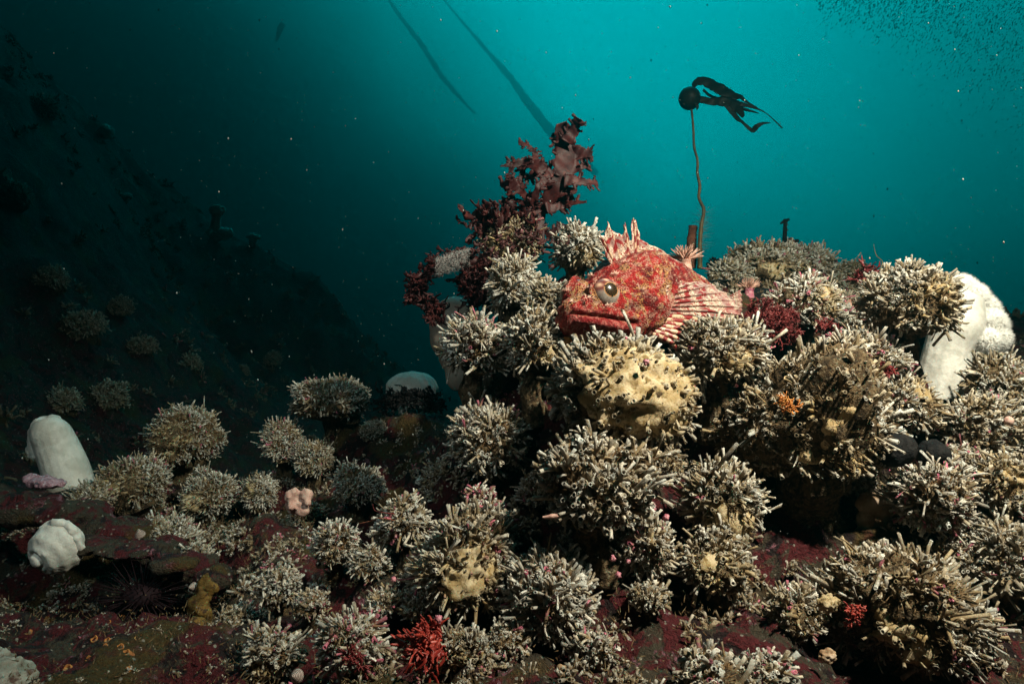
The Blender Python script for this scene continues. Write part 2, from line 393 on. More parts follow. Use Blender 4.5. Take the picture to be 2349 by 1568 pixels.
def mat_fin(name, webby):
    m, t, b = material(name); co = objco(t)
    u = attr(t, 'along', 'Fac'); ph = attr(t, 'phase', 'Fac')
    wv = t.math('SINE', t.math('ADD', t.math('MULTIPLY', u, 34.0 if not webby else 30.0), t.math('ADD', t.math('MULTIPLY', ph, 2.4), t.math('MULTIPLY', t.noise(co, 90.0, 3.0), 9.0))))
    band = t.mapr(wv, -0.35, 0.45)
    c = t.mix(band, (0.50, 0.34, 0.23, 1) if not webby else (0.26, 0.15, 0.13, 1), (0.20, 0.013, 0.014, 1))
    spots = t.mapr(t.voro(co, 420.0), 0.20, 0.28, 1.0, 0.0)
    low = t.mapr(u, 0.25, 0.6, 1.0, 0.0)
    c = t.mix(t.math('MULTIPLY', spots, low), c, (0.10, 0.012, 0.015, 1))
    c = t.mix(t.mapr(u, 0.55, 0.95, 0.0, 0.6), c, (0.46, 0.07, 0.06, 1) if not webby else (0.42, 0.19, 0.17, 1))
    if webby:
        net = t.mapr(t.voro(co, 430.0, 'DISTANCE_TO_EDGE', 'Distance', 1.0), 0.04, 0.14, 1.0, 0.0)
        c = t.mix(t.math('MULTIPLY', net, t.mapr(t.noise(co, 90.0, 2.0), 0.45, 0.55)), c, (0.60, 0.52, 0.40, 1))
    t.link(c, b.inputs['Base Color']); b.inputs['Roughness'].default_value = 0.4
    b.inputs['Subsurface Weight'].default_value = 0.15; b.inputs['Subsurface Radius'].default_value = (0.003, 0.002, 0.002)
    bump(t, b, t.noise(co, 500.0), 0.3, 0.0005); return m
M['ray'] = mat_fin('banded_fin_ray', False); M['web'] = mat_fin('fin_membrane', True)
def mat_eye():
    m, t, b = material('eye'); t.link(attr(t, 'tint'), b.inputs['Base Color']); b.inputs['Roughness'].default_value = 0.25
    b.inputs['Specular IOR Level'].default_value = 0.25; b.inputs['Coat Weight'].default_value = 0.35; b.inputs['Coat Roughness'].default_value = 0.03; return m
M['eye'] = mat_eye()
def mat_shell():
    m, t, b = material('striped_shell'); u = attr(t, 'along', 'Fac')
    c = t.mix(t.mapr(t.math('SINE', t.math('MULTIPLY', u, 50.0)), -0.1, 0.2), (0.06, 0.03, 0.025, 1), (0.42, 0.33, 0.29, 1))
    t.link(c, b.inputs['Base Color']); b.inputs['Roughness'].default_value = 0.6; return m
M['shell'] = mat_shell()

# ---------------------------------------------------------------- tables of the tube clusters
# vx, vy, radius(view units), distance, squash, tan 0..1, pink 0..1, tube radius mm, sponge (dx, dz, size) or None, label
CL = [
 (1322, 578, 62, .79, .9, .25, .05, 1.9, (.2, -.75, .8), 'white tube cluster between red seaweed base and fish dorsal fin, yellow sponge below'),
 (1172, 560, 76, .82, .85, .95, .05, 1.7, (-.3, -.4, .6), 'dark brown overgrown tube cluster under the bushy maroon seaweed'),
 (1182, 660, 62, .72, 1.15, .35, .0, 2.0, None, 'white and tan tube cluster directly left of fish snout under seaweed mound'),
 (1250, 690, 48, .695, 1.0, .6, .0, 1.7, None, 'small grainy tan tube cluster touching the fish snout'),
 (1088, 795, 72, .66, .95, .25, .10, 1.9, None, 'white tube cluster with pink tipped tubes jutting into open water left of fish'),
 (1226, 790, 70, .63, .9, .3, .02, 2.0, (.5, -.5, .5), 'tube cluster just below the fish mouth, orange sponge at its lower right'),
 (1430, 908, 150, .57, .85, .35, .01, 2.2, (.15, .22, 2.7), 'largest round tube cluster below fish, middle smothered in yellow sponge'),
 (1122, 1015, 96, .63, .85, .35, .03, 2.0, None, 'half shadowed tube cluster beside the black gap, left of the big sponge covered cluster'),
 (1372, 1122, 122, .52, .88, .4, .0, 2.2, None, 'round tube cluster with long pale tubes below the big sponge covered cluster'),
 (1655, 1145, 86, .56, 1.0, .45, .02, 2.0, (0, -.35, .7), 'tube cluster with yellow sponge lump right of the dark pink crust wall'),
 (1640, 1290, 78, .53, .9, .6, .0, 2.0, (-.3, .3, .4), 'dim lower tube cluster hanging above the black hollow'),
 (1478, 1255, 74, .53, .9, .35, .06, 1.8, None, 'white tube cluster among small pink knobs right of the lower centre'),
 (1872, 965, 172, .60, .95, .55, .01, 2.2, (-.15, -.1, .4), 'largest tube cluster right of centre, bristly and tan with orange fuzz'),
 (1642, 812, 92, .63, .8, .4, .03, 2.1, (.35, -.4, .7), 'tube cluster under the pectoral fin with upright tubes and yellow lump'),
 (1842, 700, 84, .76, .8, .15, .14, 1.9, (.35, .1, .6), 'bright white tube cluster with tan sponge strand behind the maroon feathery seaweed'),
 (2088, 690, 96, .68, .9, .45, .0, 2.1, (0, 0, .3), 'ball shaped tube cluster in front of the big white anemone'),
 (1985, 825, 78, .68, .7, .35, .08, 1.7, None, 'low tube cluster left below the ball shaped cluster'),
 (2060, 925, 80, .655, .8, .5, .02, 1.9, (.5, .5, .4), 'tube cluster at the foot of the big white anemone, left side'),
 (2322, 905, 78, .72, .95, .45, .03, 2.0, None, 'tall tubed cluster at right edge beside the striped snail'),
 (2250, 985, 82, .64, .85, .45, .03, 1.9, None, 'tube cluster at right edge with one large capped tube'),
 (1760, 880, 60, .64, .8, .55, .02, 2.0, None, 'small tube cluster wedged left of the largest tan cluster'),
 (2142, 1150, 88, .57, 1.0, .25, .14, 1.8, None, 'white and pink tube cluster right of the flat tan sponge'),
 (2305, 1110, 76, .57, .9, .5, .02, 1.9, (-.2, .4, .5), 'shaded tube cluster at right edge under the capped tube cluster'),
 (2310, 1290, 92, .54, 1.0, .45, .03, 1.9, None, 'tube cluster at right edge above the lower right black corner'),
 (2075, 1400, 172, .50, .9, .5, .04, 1.9, (-.5, -.1, .35), 'broad bristly tube cluster filling the lower right'),
 (1828, 1400, 66, .50, .9, .6, .03, 1.7, None, 'small shaggy tube cluster left of the translucent round tunicate'),
 (1625, 1552, 78, .43, .7, .2, .06, 2.1, None, 'row of long upright white tubes at bottom edge over crimson crust'),
 (1762, 1548, 66, .43, .7, .25, .16, 2.1, None, 'pink streaked tube cluster at bottom edge right of the upright row'),
 (1258, 1372, 106, .50, .9, .2, .05, 1.8, None, 'bluish white tube cluster in shade at lower centre'),
 (1062, 1290, 118, .53, .85, .45, .10, 1.8, (.3, .05, .8), 'wide tube cluster with yellow sponge centre and pink bits at lower centre left'),
 (928, 1196, 64, .59, .95, .3, .08, 1.7, None, 'tube cluster with thin red threads left of the pink tipped sprig'),
 (1105, 1165, 42, .56, 1.3, .2, .45, 1.8, (0, -.5, .7), 'narrow pink tipped sprig of tubes standing on lower centre left cluster'),
 (1075, 1500, 70, .46, .8, .5, .06, 1.7, (-.1, .2, .4), 'grainy tube cluster right of the bright red seaweed tuft'),
 (805, 1475, 84, .47, .85, .2, .20, 1.7, None, 'pink and white tube cluster left of the bright red seaweed tuft'),
 (642, 1340, 52, .56, .9, .3, .03, 1.6, None, 'small round tube cluster on the dark red crust at lower left'),
 (622, 1502, 68, .48, .9, .35, .04, 1.6, (-.1, -.4, .4), 'grey tube cluster at bottom edge left of the pink and white one'),
 (768, 1255, 54, .58, 1.1, .3, .10, 1.5, None, 'thin upright tube cluster right of the dark red crust slope'),
 (850, 1288, 42, .57, 1.0, .25, .03, 1.5, None, 'small shaded tube cluster between dark slope and wide pink dotted cluster'),
 (765, 915, 96, .98, .5, .35, .05, 1.7, None, 'flat topped tube cluster left of the half hidden white anemone'),
 (650, 1018, 52, .95, 1.1, .35, .06, 1.6, None, 'upper knob of the tall tube column below the flat topped cluster'),
 (722, 1055, 46, .93, .95, .5, .03, 1.6, None, 'tan tube cluster above the pink lobed sponge'),
 (596, 1130, 42, .88, 1.1, .3, .03, 1.6, (-.3, .3, .4), 'short white tube cluster left of the pink lobed sponge'),
 (822, 1112, 54, .82, .8, .3, .02, 1.6, None, 'dim tube cluster in the shadow right of the pink lobed sponge'),
 (422, 998, 92, .95, .85, .4, .04, 1.6, (0, .0, .5), 'round tube cluster with brown sponge middle standing above the left reef'),
 (480, 1140, 66, .88, .9, .4, .03, 1.6, (-.2, -.1, .45), 'tube cluster directly under the round brown centred cluster'),
 (312, 1108, 84, .86, .75, .5, .06, 1.5, (0, .1, .5), 'wide low tube cluster between left anemone and round cluster'),
 (215, 1145, 54, .82, .7, .5, .04, 1.5, None, 'small low tube cluster at the foot of the leaning white anemone'),
 (388, 1242, 70, .74, .75, .4, .05, 1.5, None, 'tube cluster on the ledge above the sea urchin'),
 (455, 1285, 44, .70, .85, .3, .03, 1.5, None, 'lowest small white tube cluster at the right end of the ledge'),
 (1745, 618, 84, 1.16, .7, .35, .04, 2.2, (0, -.2, .4), 'greyish tube cluster on the ridge right of the kelp stipe'),
 (1845, 622, 74, 1.22, .75, .4, .10, 2.2, None, 'greyish tube cluster on the ridge crest under the dark stumps'),
 (1920, 652, 58, 1.26, .8, .5, .06, 2.1, None, 'dim tube cluster at the right end of the ridge'),
 (1668, 632, 44, 1.12, .7, .4, .04, 2.0, None, 'small tube cluster at the left end of the ridge beside the kelp foot'),
 (1950, 745, 56, .86, .7, .3, .1, 1.9, None, 'tube cluster in front of the dim ridge, left of the ball shaped cluster'),
 (2205, 1060, 50, .62, .8, .4, .12, 1.8, None, 'small tube cluster right of the two black lumps'),
 (1530, 1065, 40, .62, 1.3, .7, .02, 1.7, None, 'narrow tan tube column between the big sponge cluster and pink wall'),
 (2225, 1440, 60, .50, 1.0, .5, .04, 1.9, None, 'tube cluster leaning over the lower right black corner'),
 (965, 1390, 46, .52, .8, .4, .08, 1.6, None, 'small tube cluster under the wide pink dotted cluster, above red tuft'),
 (1360, 1490, 56, .46, .7, .3, .05, 1.8, None, 'small tube cluster rooted on the crimson crust below the bluish cluster'),
 (700, 1170, 34, .80, .8, .4, .1, 1.5, None, 'tiny tube cluster behind the pink lobed sponge'),
 (1500, 1000, 44, .60, .8, .5, .0, 1.9, None, 'shaded tube cluster tucked under the right side of the big sponge covered cluster'),
 (1235, 880, 46, .66, .9, .5, .0, 1.8, None, 'shadowed tube cluster under the pink tipped and fish mouth clusters'),
 (1235, 1130, 44, .60, .9, .4, .05, 1.7, None, 'dark tube cluster in the gap left of the long tubed cluster'),
 (1170, 1215, 46, .57, .8, .4, .12, 1.7, None, 'pink dotted tube cluster at the foot of the pink tipped sprig'),
 (1010, 1105, 48, .68, .8, .4, .02, 1.7, None, 'barely lit tube cluster in the black gap left of centre'),
 (1740, 1190, 52, .66, 1.0, .6, .0, 1.9, None, 'shadowed tube cluster hanging beneath the largest tan cluster'),
 (1960, 1100, 50, .62, .8, .5, .02, 1.8, None, 'tube cluster fringe left of the tan sponge plates, under the black lumps'),
 (2030, 1300, 48, .55, .7, .4, .06, 1.7, None, 'low tube cluster between tan sponge plates and broad lower right cluster'),
 (2200, 1290, 60, .55, .8, .4, .06, 1.8, None, 'tube cluster right above the broad lower right cluster'),
 (1160, 1470, 52, .47, .7, .35, .08, 1.7, None, 'small tube cluster between the grainy cluster and bluish white cluster'),
 (1490, 1370, 44, .49, .7, .5, .02, 1.7, None, 'sandy tube cluster at the edge of the black shadow, lower centre'),
 (545, 1420, 40, .56, .8, .5, .04, 1.4, None, 'thin tube cluster on the dark red slope, lower left'),
 (712, 1385, 40, .53, .8, .4, .08, 1.4, None, 'thin tube cluster above the pink and white cluster'),
 (880, 1385, 44, .52, .8, .5, .04, 1.5, None, 'dim tube cluster in the shadow left of the wide pink dotted cluster'),
 (1905, 880, 40, .66, .8, .3, .12, 1.8, None, 'white tube cluster with pink flecks above the largest tan cluster'),
 (1720, 790, 44, .68, .8, .4, .04, 1.9, None, 'tube cluster under the maroon feathery seaweed'),
]
# ---------------------------------------------------------------- reef rock (one sheet)
ctrl = []
def cp(vx, vy, d, dz=0.0): p = P(vx, vy, d); ctrl.append((p[0], p[1], p[2] + dz))
for c in CL:
    p = P(c[0], c[1], c[3]); r = c[2] * PX * c[3]
    ctrl.append((p[0], p[1] + r * 0.5, p[2] - r * c[4] * 0.95 - 0.008))
for q in [(0,1600,.42),(250,1600,.42),(500,1600,.42),(750,1600,.42),(1000,1600,.42),(1250,1590,.42),(1500,1560,.42),(1750,1600,.41),(2000,1640,.43),(2349,1640,.45),
          (60,1470,.52),(280,1450,.53),(470,1440,.55),(560,1300,.63),(560,1220,.72),(700,1230,.68),(520,1430,.52),
          (1330,1430,.49),(1450,1430,.49),(1560,1470,.47),(1700,1470,.47),(1900,1500,.47),
          (1560,1090,.66),(1700,1050,.70),(1720,1180,.66),(1800,1240,.70),(1880,1250,.72),(1760,1400,.55),
          (1980,1130,.62),(2010,1190,.58),(1960,1280,.62),(2060,1060,.64),(2180,1040,.66),
          (1340,800,.66),(1450,800,.68),(1560,800,.70),(1650,730,.78),(1720,690,.86),(1780,690,.95),(1660,650,1.02),
          (1500,770,.74),(1400,780,.76),
          (2150,930,.74),(2240,900,.80),(2300,830,.90),(2349,790,1.15),(2000,700,1.0),(2080,760,1.2)]: cp(*q)
for q in [(900,945,.99),(945,938,.99),(1000,950,.99),(1050,990,.95),(870,990,.95),(945,1020,.92)]: cp(*q)
for x, y, z in [(-.15,1.12,-.2),(-.02,.95,-.30),(-.25,1.15,-.42),(-.1,1.4,-.5),(0.0,1.25,-.35),(.15,1.1,-.02),(-.12,.78,-.27),(-.05,.70,-.22),(-.16,.7,-.26),
                (-.42,.66,-.33),(-.35,.70,-.34),(-.30,.68,-.33),(-.5,.70,-.34),(-.44,.56,-.225),(-.36,.56,-.235),
                (.3,1.6,.0),(.6,1.7,-.05),(.9,1.5,.06),(1.2,1.2,.05),(.3,2.4,-.5),(.9,2.5,-.5),(0,3.5,-.8),(1.5,3.5,-.6),(2.5,2.,-.2),(0,6,-1.2),(3,6,-1),
                (-.9,1.3,-.35),(-.7,1.7,-.45),(-1.0,1.9,-.30),(-1.25,2.2,.02),(-1.45,2.5,.35),(-1.75,2.7,.8),(-2.0,2.5,1.3),(-1.3,1.5,-.1),(-1.6,1.8,.5),(-1.9,1.9,1.2),
                (-.6,2.6,-.42),(-.6,3.2,-.5),(-1.1,3.9,.34),(-1.45,3.8,.50),(-.75,3.9,-.12),(-.5,3.6,-.45),(-1.7,4.4,.5),(-1.3,3.1,-.05),(-.9,3.0,-.25),
                (-2.4,3.4,1.4),(-3,2.5,2),(-3,5,1.2),(-.8,6,-.8),
                (-1.,.9,-.22),(-1.3,.6,-.2),(-1.,.3,-.3),(-.4,.2,-.33),(0,.2,-.34),(.4,.2,-.34),(0,-.6,-.7),(1.,.3,-.35),(1.2,.8,-.05),(1.,.6,-.2),(-2,0,0),(2.5,0,-.4),(0,-2,-.9)]: ctrl.append((x, y, z))
ctrl = A(ctrl)
def _solve():
    n = len(ctrl); D = np.sqrt(((ctrl[:, None, :2] - ctrl[None, :, :2]) ** 2).sum(-1) + 0.0004)
    Am = np.zeros((n + 3, n + 3)); Am[:n, :n] = D + np.eye(n) * 0.006 * -1
    Am[:n, n] = 1; Am[:n, n+1:] = ctrl[:, :2]; Am[n, :n] = 1; Am[n+1:, :n] = ctrl[:, :2].T
    return np.linalg.solve(Am, np.concatenate([ctrl[:, 2], np.zeros(3)]))
WT = _solve()
def ground(x, y):
    x = np.atleast_1d(A(x)).astype(float); y = np.atleast_1d(A(y)).astype(float); sh = x.shape; x = x.ravel(); y = y.ravel(); out = np.zeros(len(x)); n = len(ctrl)
    xc = np.clip(x, -4, 4); yc = np.clip(y, -3, 7)
    for i in range(0, len(x), 20000):
        s = slice(i, i + 20000)
        D = np.sqrt((xc[s, None] - ctrl[None, :, 0]) ** 2 + (yc[s, None] - ctrl[None, :, 1]) ** 2 + 0.0004)
        out[s] = D @ WT[:n] + WT[n] + WT[n+1] * xc[s] + WT[n+2] * yc[s]
    near = np.exp(-((x * x + (y - .7) ** 2) / 2.0))
    q = np.stack([x, y, out], 1)
    out = out + fbm(q * 6, 3) * (0.05 * (1 - near)) + fbm(q * 22, 5) * 0.014 + fbm(q * 80, 9, 3) * 0.0065
    far = np.maximum(0, np.hypot(x, y) - 4); out = out - far * 0.02
    return np.clip(out, -3, 2.6).reshape(sh)
N = 620; u = np.linspace(-1, 1, N); ax = 0.25 * np.sinh(4.28 * u)
GX, GY = np.meshgrid(ax + 0.05, ax + 0.7, indexing='ij'); GZ = ground(GX, GY)
idx = np.arange(N * N).reshape(N, N)
F = np.stack([idx[:-1, :-1], idx[1:, :-1], idx[1:, 1:], idx[:-1, 1:]], -1).reshape(-1, 4)
g = mk('ground', np.stack([GX, GY, GZ], -1).reshape(-1, 3), F, M['rock'])
tag(g, 'crimson and tan encrusted reef rock', None, kind='structure'); 

# ---------------------------------------------------------------- tube clusters
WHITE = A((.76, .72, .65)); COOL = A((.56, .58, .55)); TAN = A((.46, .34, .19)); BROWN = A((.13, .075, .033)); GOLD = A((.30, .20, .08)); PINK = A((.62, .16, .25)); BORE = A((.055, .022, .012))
def cluster(vx, vy, rv, d, sq, tan, pink, tr, sponge, label, seed, name='tube_cluster', group='tube clusters covering the reef', detail=1.0):
    rg = np.random.default_rng(seed); c = P(vx, vy, d); R = rv * PX * d * (1.08 if 950 < vx and vy > 600 and name == 'tube_cluster' else 1.0); tr = tr / 1000.0
    gz = ground(c[0], c[1] + R * 0.3)[0]
    root_o = root(name, label, 'tube cluster', (c[0], c[1] + R * .3, gz), group)
    shp = A((1.0, .95, sq))
    bd = unit(rg.normal(size=(6, 3)) + A((0, -.5, .2))); ba = rg.uniform(.10, .42, 6) * (.4 if label.startswith(('ball', 'largest round')) else 1)
    def rad(dr):
        q = np.arccos(np.clip(dr @ bd.T, -1, 1)); return (.92 if label.startswith(('ball', 'largest round')) else .82) + (ba * np.exp(-(q / .52) ** 2)).sum(-1) + 0.14 * fbm(dr * 1.6 + seed * 3.1, seed, 2) + 0.11 * fbm(dr * 5 + seed, seed + 4, 2)
    Lm = min(0.0098, R * 0.30); far_ = name == 'tube_cluster' and vx < 900 and d > .7
    if far_: Lm *= .8
    rc = R - Lm * 0.8; tr = tr * (.56 if far_ else .76 if label.startswith(('round tube cluster with long', 'largest round', 'row of')) else .64)
    # core with rough stalk
    mb = MB(); iv, iF = ico(4 if rv > 60 else 3)
    cv = iv * shp * (rc * rad(iv) * (1 + 0.10 * fbm(iv * 7, seed + 3, 3)))[:, None]
    mb.add(c + cv, iF)
    zb = min(gz - 0.01, c[2] - rc * sq * .6); pth = [c + A((0, 0, -rc * sq * .5)), (c + A((0, 0.15 * R, -rc * sq))), A((c[0], c[1] + R * .3, zb))]
    pv, pF = pipe(pth, [rc * .62, rc * .36, rc * .5], 22, 18, True, 0.7, seed); mb.add(pv, pF)
    mb.build('core', M['core'], root_o)
    # tubes
    area = 4 * math.pi * R * R * (0.6 + 0.4 * sq); n = int(area / ((tr * 2.0) ** 2) * 0.80 * detail); n = max(40, min(n, 3000))
    dr = unit(fib(n) + rg.normal(size=(n, 3)) * 0.10)
    keep = (dr[:, 2] > -0.72) & (dr[:, 1] < 0.75) & (vnoise(dr * 3.0 + seed, seed + 8) > -0.42); dr = dr[keep]; n = len(dr)
    rr = rad(dr)
    B = c + dr * shp * (rc * rr * 0.93)[:, None]
    L = Lm * (0.38 + 0.85 * rg.random(n) ** 1.5) * np.clip(1 + .6 * vnoise(dr * 4.5, seed + 11), .4, 1.4); D = unit(dr + rg.normal(size=(n, 3)) * 0.34 + A((0, -0.08, 0.16)))
    r = tr * (0.55 + 0.8 * rg.random(n) ** 1.5)
    mixw = rg.random((n, 1)); tipc = WHITE * mixw + COOL * (1 - mixw)
    tf = np.clip(tan - .08 + rg.normal(size=(n, 1)) * 0.28 + 0.5 * vnoise(dr * 3, seed)[:, None], 0, 1); tipc = tipc * (1 - tf) + (TAN * rg.uniform(.5, 1.15, (n, 1))) * tf
    pk = (rg.random(n) < pink * 0.5 * (1 + 1.6 * (vnoise(dr * 4, seed + 2) > 0.2))) ; tipc[pk] = PINK * rg.uniform(.5, 1.1, (pk.sum(), 1))
    tipc = tipc * rg.uniform(.36, 1.12, (n, 1))
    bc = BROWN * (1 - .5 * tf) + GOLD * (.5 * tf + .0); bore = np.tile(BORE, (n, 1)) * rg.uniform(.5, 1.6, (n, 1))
    if sponge:
        sd = unit(A((sponge[0], -0.8, sponge[1]))); sz = 0.50 * sponge[2] ** .7
        inn = (dr @ sd > 1 - sz * .62); L[inn] = Lm * np.where(rg.random(inn.sum()) < .45, rg.uniform(.66, .98, inn.sum()), .2); D[inn] = unit(dr[inn] + rg.normal(size=(inn.sum(), 3)) * .12); bc = np.where(inn[:, None], A((.42, .28, .10)), bc); tipc = np.where(inn[:, None], tipc * .4 + A((.40, .31, .18)) * .5, tipc)
    m2 = (rg.random(n) < 0.65) & ~(inn if sponge else np.zeros(n, bool)); k = m2.sum()                      # side branches
    B2 = B[m2] + D[m2] * (L[m2] * rg.uniform(.2, .55, k))[:, None]; D2 = unit(D[m2] + rg.normal(size=(k, 3)) * .45)
    S = 7 if rv > 60 else 6
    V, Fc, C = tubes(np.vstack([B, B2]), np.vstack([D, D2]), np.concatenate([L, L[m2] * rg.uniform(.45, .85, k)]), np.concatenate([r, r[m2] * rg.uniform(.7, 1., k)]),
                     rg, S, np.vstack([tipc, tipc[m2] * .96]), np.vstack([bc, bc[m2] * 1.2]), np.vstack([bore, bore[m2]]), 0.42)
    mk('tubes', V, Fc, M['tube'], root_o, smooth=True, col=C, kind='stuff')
    # fuzzy grit between the tubes
    nf = int(n * 2.2); df = unit(rg.normal(size=(nf, 3))); df = df[(df[:, 2] > -.7) & (df[:, 1] < .6)]
    Bf = c + df * shp * (rc * rad(df) * 1.0)[:, None]; q = rg.random(len(df))
    fc = TAN * 0.45 if tan > .4 else BROWN * 1.3
    V, Fc, C = spikes(Bf, df + rg.normal(size=df.shape) * .8, Lm * (0.3 + .6 * q), 0.0003 + 0.0004 * rg.random(len(df)), BROWN, fc)
    mk('fuzz', V, Fc, M['fuzz'], root_o, col=C, kind='stuff')
    if sponge:
        sv, sF = ico(5 if rv > 90 else 4); dd = sv @ sd; edge = np.clip((dd - (1 - sz * .62) + 0.16 * fbm(sv * 4, seed + 5)) / 0.16, 0, 1)
        lift = rc * rad(sv) * 0.90 + (Lm * 0.88 * edge) * (1 + .24 * fbm(sv * 9, seed + 6, 4)) - (1 - edge) * Lm * .6
        keepv = edge > 0.001; mp = -np.ones(len(sv), int); mp[keepv] = np.arange(keepv.sum())
        sF2 = [[mp[i] for i in f] for f in sF if all(keepv[i] for i in f)]
        if sF2: mk('sponge', (c + sv * shp * lift[:, None])[keepv], sF2, M['sponge'], root_o)
    return root_o
for i, c in enumerate(CL): cluster(*c[:9], c[9], 100 + i)


# ---------------------------------------------------------------- the fish
FS = A((.0462, .600, 0.0)); FH = A((-.74, -.67, 0)); FH = FH / np.linalg.norm(FH); FL = A((-FH[1], FH[0], 0)); FU = A((0, 0, 1.))
def fw(x, y, z):
    x, y, z = np.broadcast_arrays(A(x), A(y), A(z))
    return FS + x[..., None] * FH + y[..., None] * FL + z[..., None] * FU
fish = root('sculpin', 'red mottled bottom fish with bulging eyes resting on the tube clusters', 'fish', fw(-.12, 0, 0.0))
SX = A([-.001, -.004, -.010, -.020, -.032, -.046, -.062, -.080, -.100, -.120, -.145, -.170, -.200, -.230, -.255, -.275])
SW = A([.004, .011, .0170, .0230, .0285, .0340, .0395, .0435, .0440, .0400, .0330, .0280, .0215, .0150, .0110, .0085])
ST = A([.032, .036, .0395, .0440, .0490, .0580, .0720, .0820, .0880, .0905, .0865, .0800, .0710, .0620, .0555, .0510])
SB = A([.014, .009, .0050, .0010, -.001, -.002, -.004, -.005, -.005, -.003, .0010, .0060, .0140, .0230, .0290, .0320])
nx_, na = 170, 120
xs = np.concatenate([np.linspace(-.001, -.115, 115), np.linspace(-.1165, -.275, 55)])
def ip(v): return np.interp(-xs, -SX, v)
def sm(v):
    k = np.ones(7) / 7; p = np.pad(v, 3, 'edge'); return np.convolve(p, k, 'valid')
wv, tv, bv_ = sm(ip(SW)), sm(ip(ST)), sm(ip(SB))
th = np.linspace(0, 2 * np.pi, na, endpoint=False)
X = np.repeat(xs[:, None], na, 1); cz = (tv + bv_) / 2; hz_ = (tv - bv_) / 2
cs, sn_ = np.cos(th), np.sin(th)
# section: fuller in the lower half, roofed above
ys_ = np.sign(cs) * np.abs(cs) ** .82; zs_ = np.sign(sn_) * np.abs(sn_) ** .95
Y = wv[:, None] * ys_[None]; Z = (cz - .10 * hz_)[:, None] + np.where(sn_ > 0, 1.10, .90)[None] * hz_[:, None] * zs_[None]
EYE = [(-.035, .0125, .0415), (-.034, -.0150, .0430)]; ER = .0148
pt = np.stack([X, Y, Z], -1)
def gauss(c, s): return np.exp(-(((pt - A(c)) / A(s)) ** 2).sum(-1))
nrm = unit(np.stack([np.zeros_like(Y), Y / (wv[:, None] ** 2), (Z - cz[:, None]) / (hz_[:, None] ** 2)], -1))
for e in EYE:
    c = A(e); c2 = c - A((0, math.copysign(.003, c[1]), .003)); dv = pt - c2; ds = np.linalg.norm(dv, axis=-1)
    Rr = .0170; k = np.clip((Rr * 1.6 - ds) / (Rr * .6), 0, 1)
    tgt = c2 + dv / ds[..., None] * np.maximum(ds, Rr)[..., None]; pt = pt * (1 - k[..., None]) + tgt * k[..., None]
disp = np.zeros(X.shape)
ay = np.abs(pt[..., 1])
disp -= .0040 * np.exp(-((pt[..., 0] + .034) / .014) ** 2 - (pt[..., 1] / .0055) ** 2) * (pt[..., 2] > .035)          # hollow between the eyes
disp += .0035 * np.exp(-((pt[..., 0] + .074) / .020) ** 2 - ((pt[..., 2] - .036) / .008) ** 2)                          # cheek ridge
disp += .0030 * np.exp(-((pt[..., 0] + .088) / .012) ** 2 - ((ay - .026) / .008) ** 2) * (pt[..., 2] > .05)            # nape knobs
gx = -.087 + .20 * (pt[..., 2] - .04) ** 2 / .05 - .012 * np.clip((pt[..., 2] - .04) / .04, -1, 1) ** 2                # gill cover edge
step = 1 / (1 + np.exp(-(pt[..., 0] - gx) / .0010)); disp += (.0040 * step * np.exp(-np.clip(pt[..., 0] - gx, 0, 1) / .022)) * (pt[..., 2] < .066) * (pt[..., 2] > .0)
disp -= .0030 * np.exp(-((pt[..., 0] - gx + .0022) / .0022) ** 2) * (pt[..., 2] < .066)
g2 = -.070 + .35 * (pt[..., 2] - .03) ** 2 / .03                                                                       # preopercle
disp += .0022 * (1 / (1 + np.exp(-(pt[..., 0] - g2) / .0010))) * np.exp(-np.clip(pt[..., 0] - g2, 0, 1) / .012) * (pt[..., 2] < .045)
# mouth: groove line falling back from the snout; lips swell on both sides
ml = .0250 + .135 * np.clip(pt[..., 0], -.055, .01) + .0 * ay
inm = np.clip((pt[..., 0] + .056) / .006, 0, 1)
disp -= .0038 * np.exp(-((pt[..., 2] - ml) / .0011) ** 2) * inm
lipu = np.exp(-((pt[..., 2] - ml - .0036) / .0026) ** 2) * inm; lipl = np.exp(-((pt[..., 2] - ml + .0052) / .0042) ** 2) * inm
disp += .0022 * lipu + .0042 * lipl
disp = disp * 1.25 + .0017 * fbm(pt * 120, 3, 4) + .0007 * fbm(pt * 500, 5, 3)
disp -= .0030 * np.exp(-((pt[..., 2] - (.030 - .10 * (pt[..., 0] + .05))) / .0030) ** 2) * np.exp(-((pt[..., 0] + .058) / .016) ** 2)
pt = pt + nrm * disp[..., None]
V = fw(pt[..., 0], pt[..., 1], pt[..., 2]).reshape(-1, 3); nn = len(xs); F = []
for j in range(nn - 1):
    for i in range(na): F.append((j*na+i, j*na+(i+1) % na, (j+1)*na+(i+1) % na, (j+1)*na+i))
F.append(tuple(range(na))[::-1]); F.append(tuple((nn-1)*na+i for i in range(na)))
belly = np.clip((.0075 - pt[..., 2] + .12 * np.clip(-pt[..., 0] - .11, 0, 1) + .003 * fbm(pt * 150, 8)) / .006, 0, 1)
belly = np.maximum(belly, np.clip(1 - np.abs(pt[..., 0] + .096) / .008, 0, 1) * (pt[..., 2] < .045) * .6)
lipa = np.clip(lipl * 1.6 + lipu * .5, 0, 1) * (pt[..., 2] > .004); taila = np.clip((-.235 - pt[..., 0]) / .02, 0, 1)
mk('body', V, F, M['fish'], fish, attr={'belly': belly, 'lip': lipa, 'tail': taila})
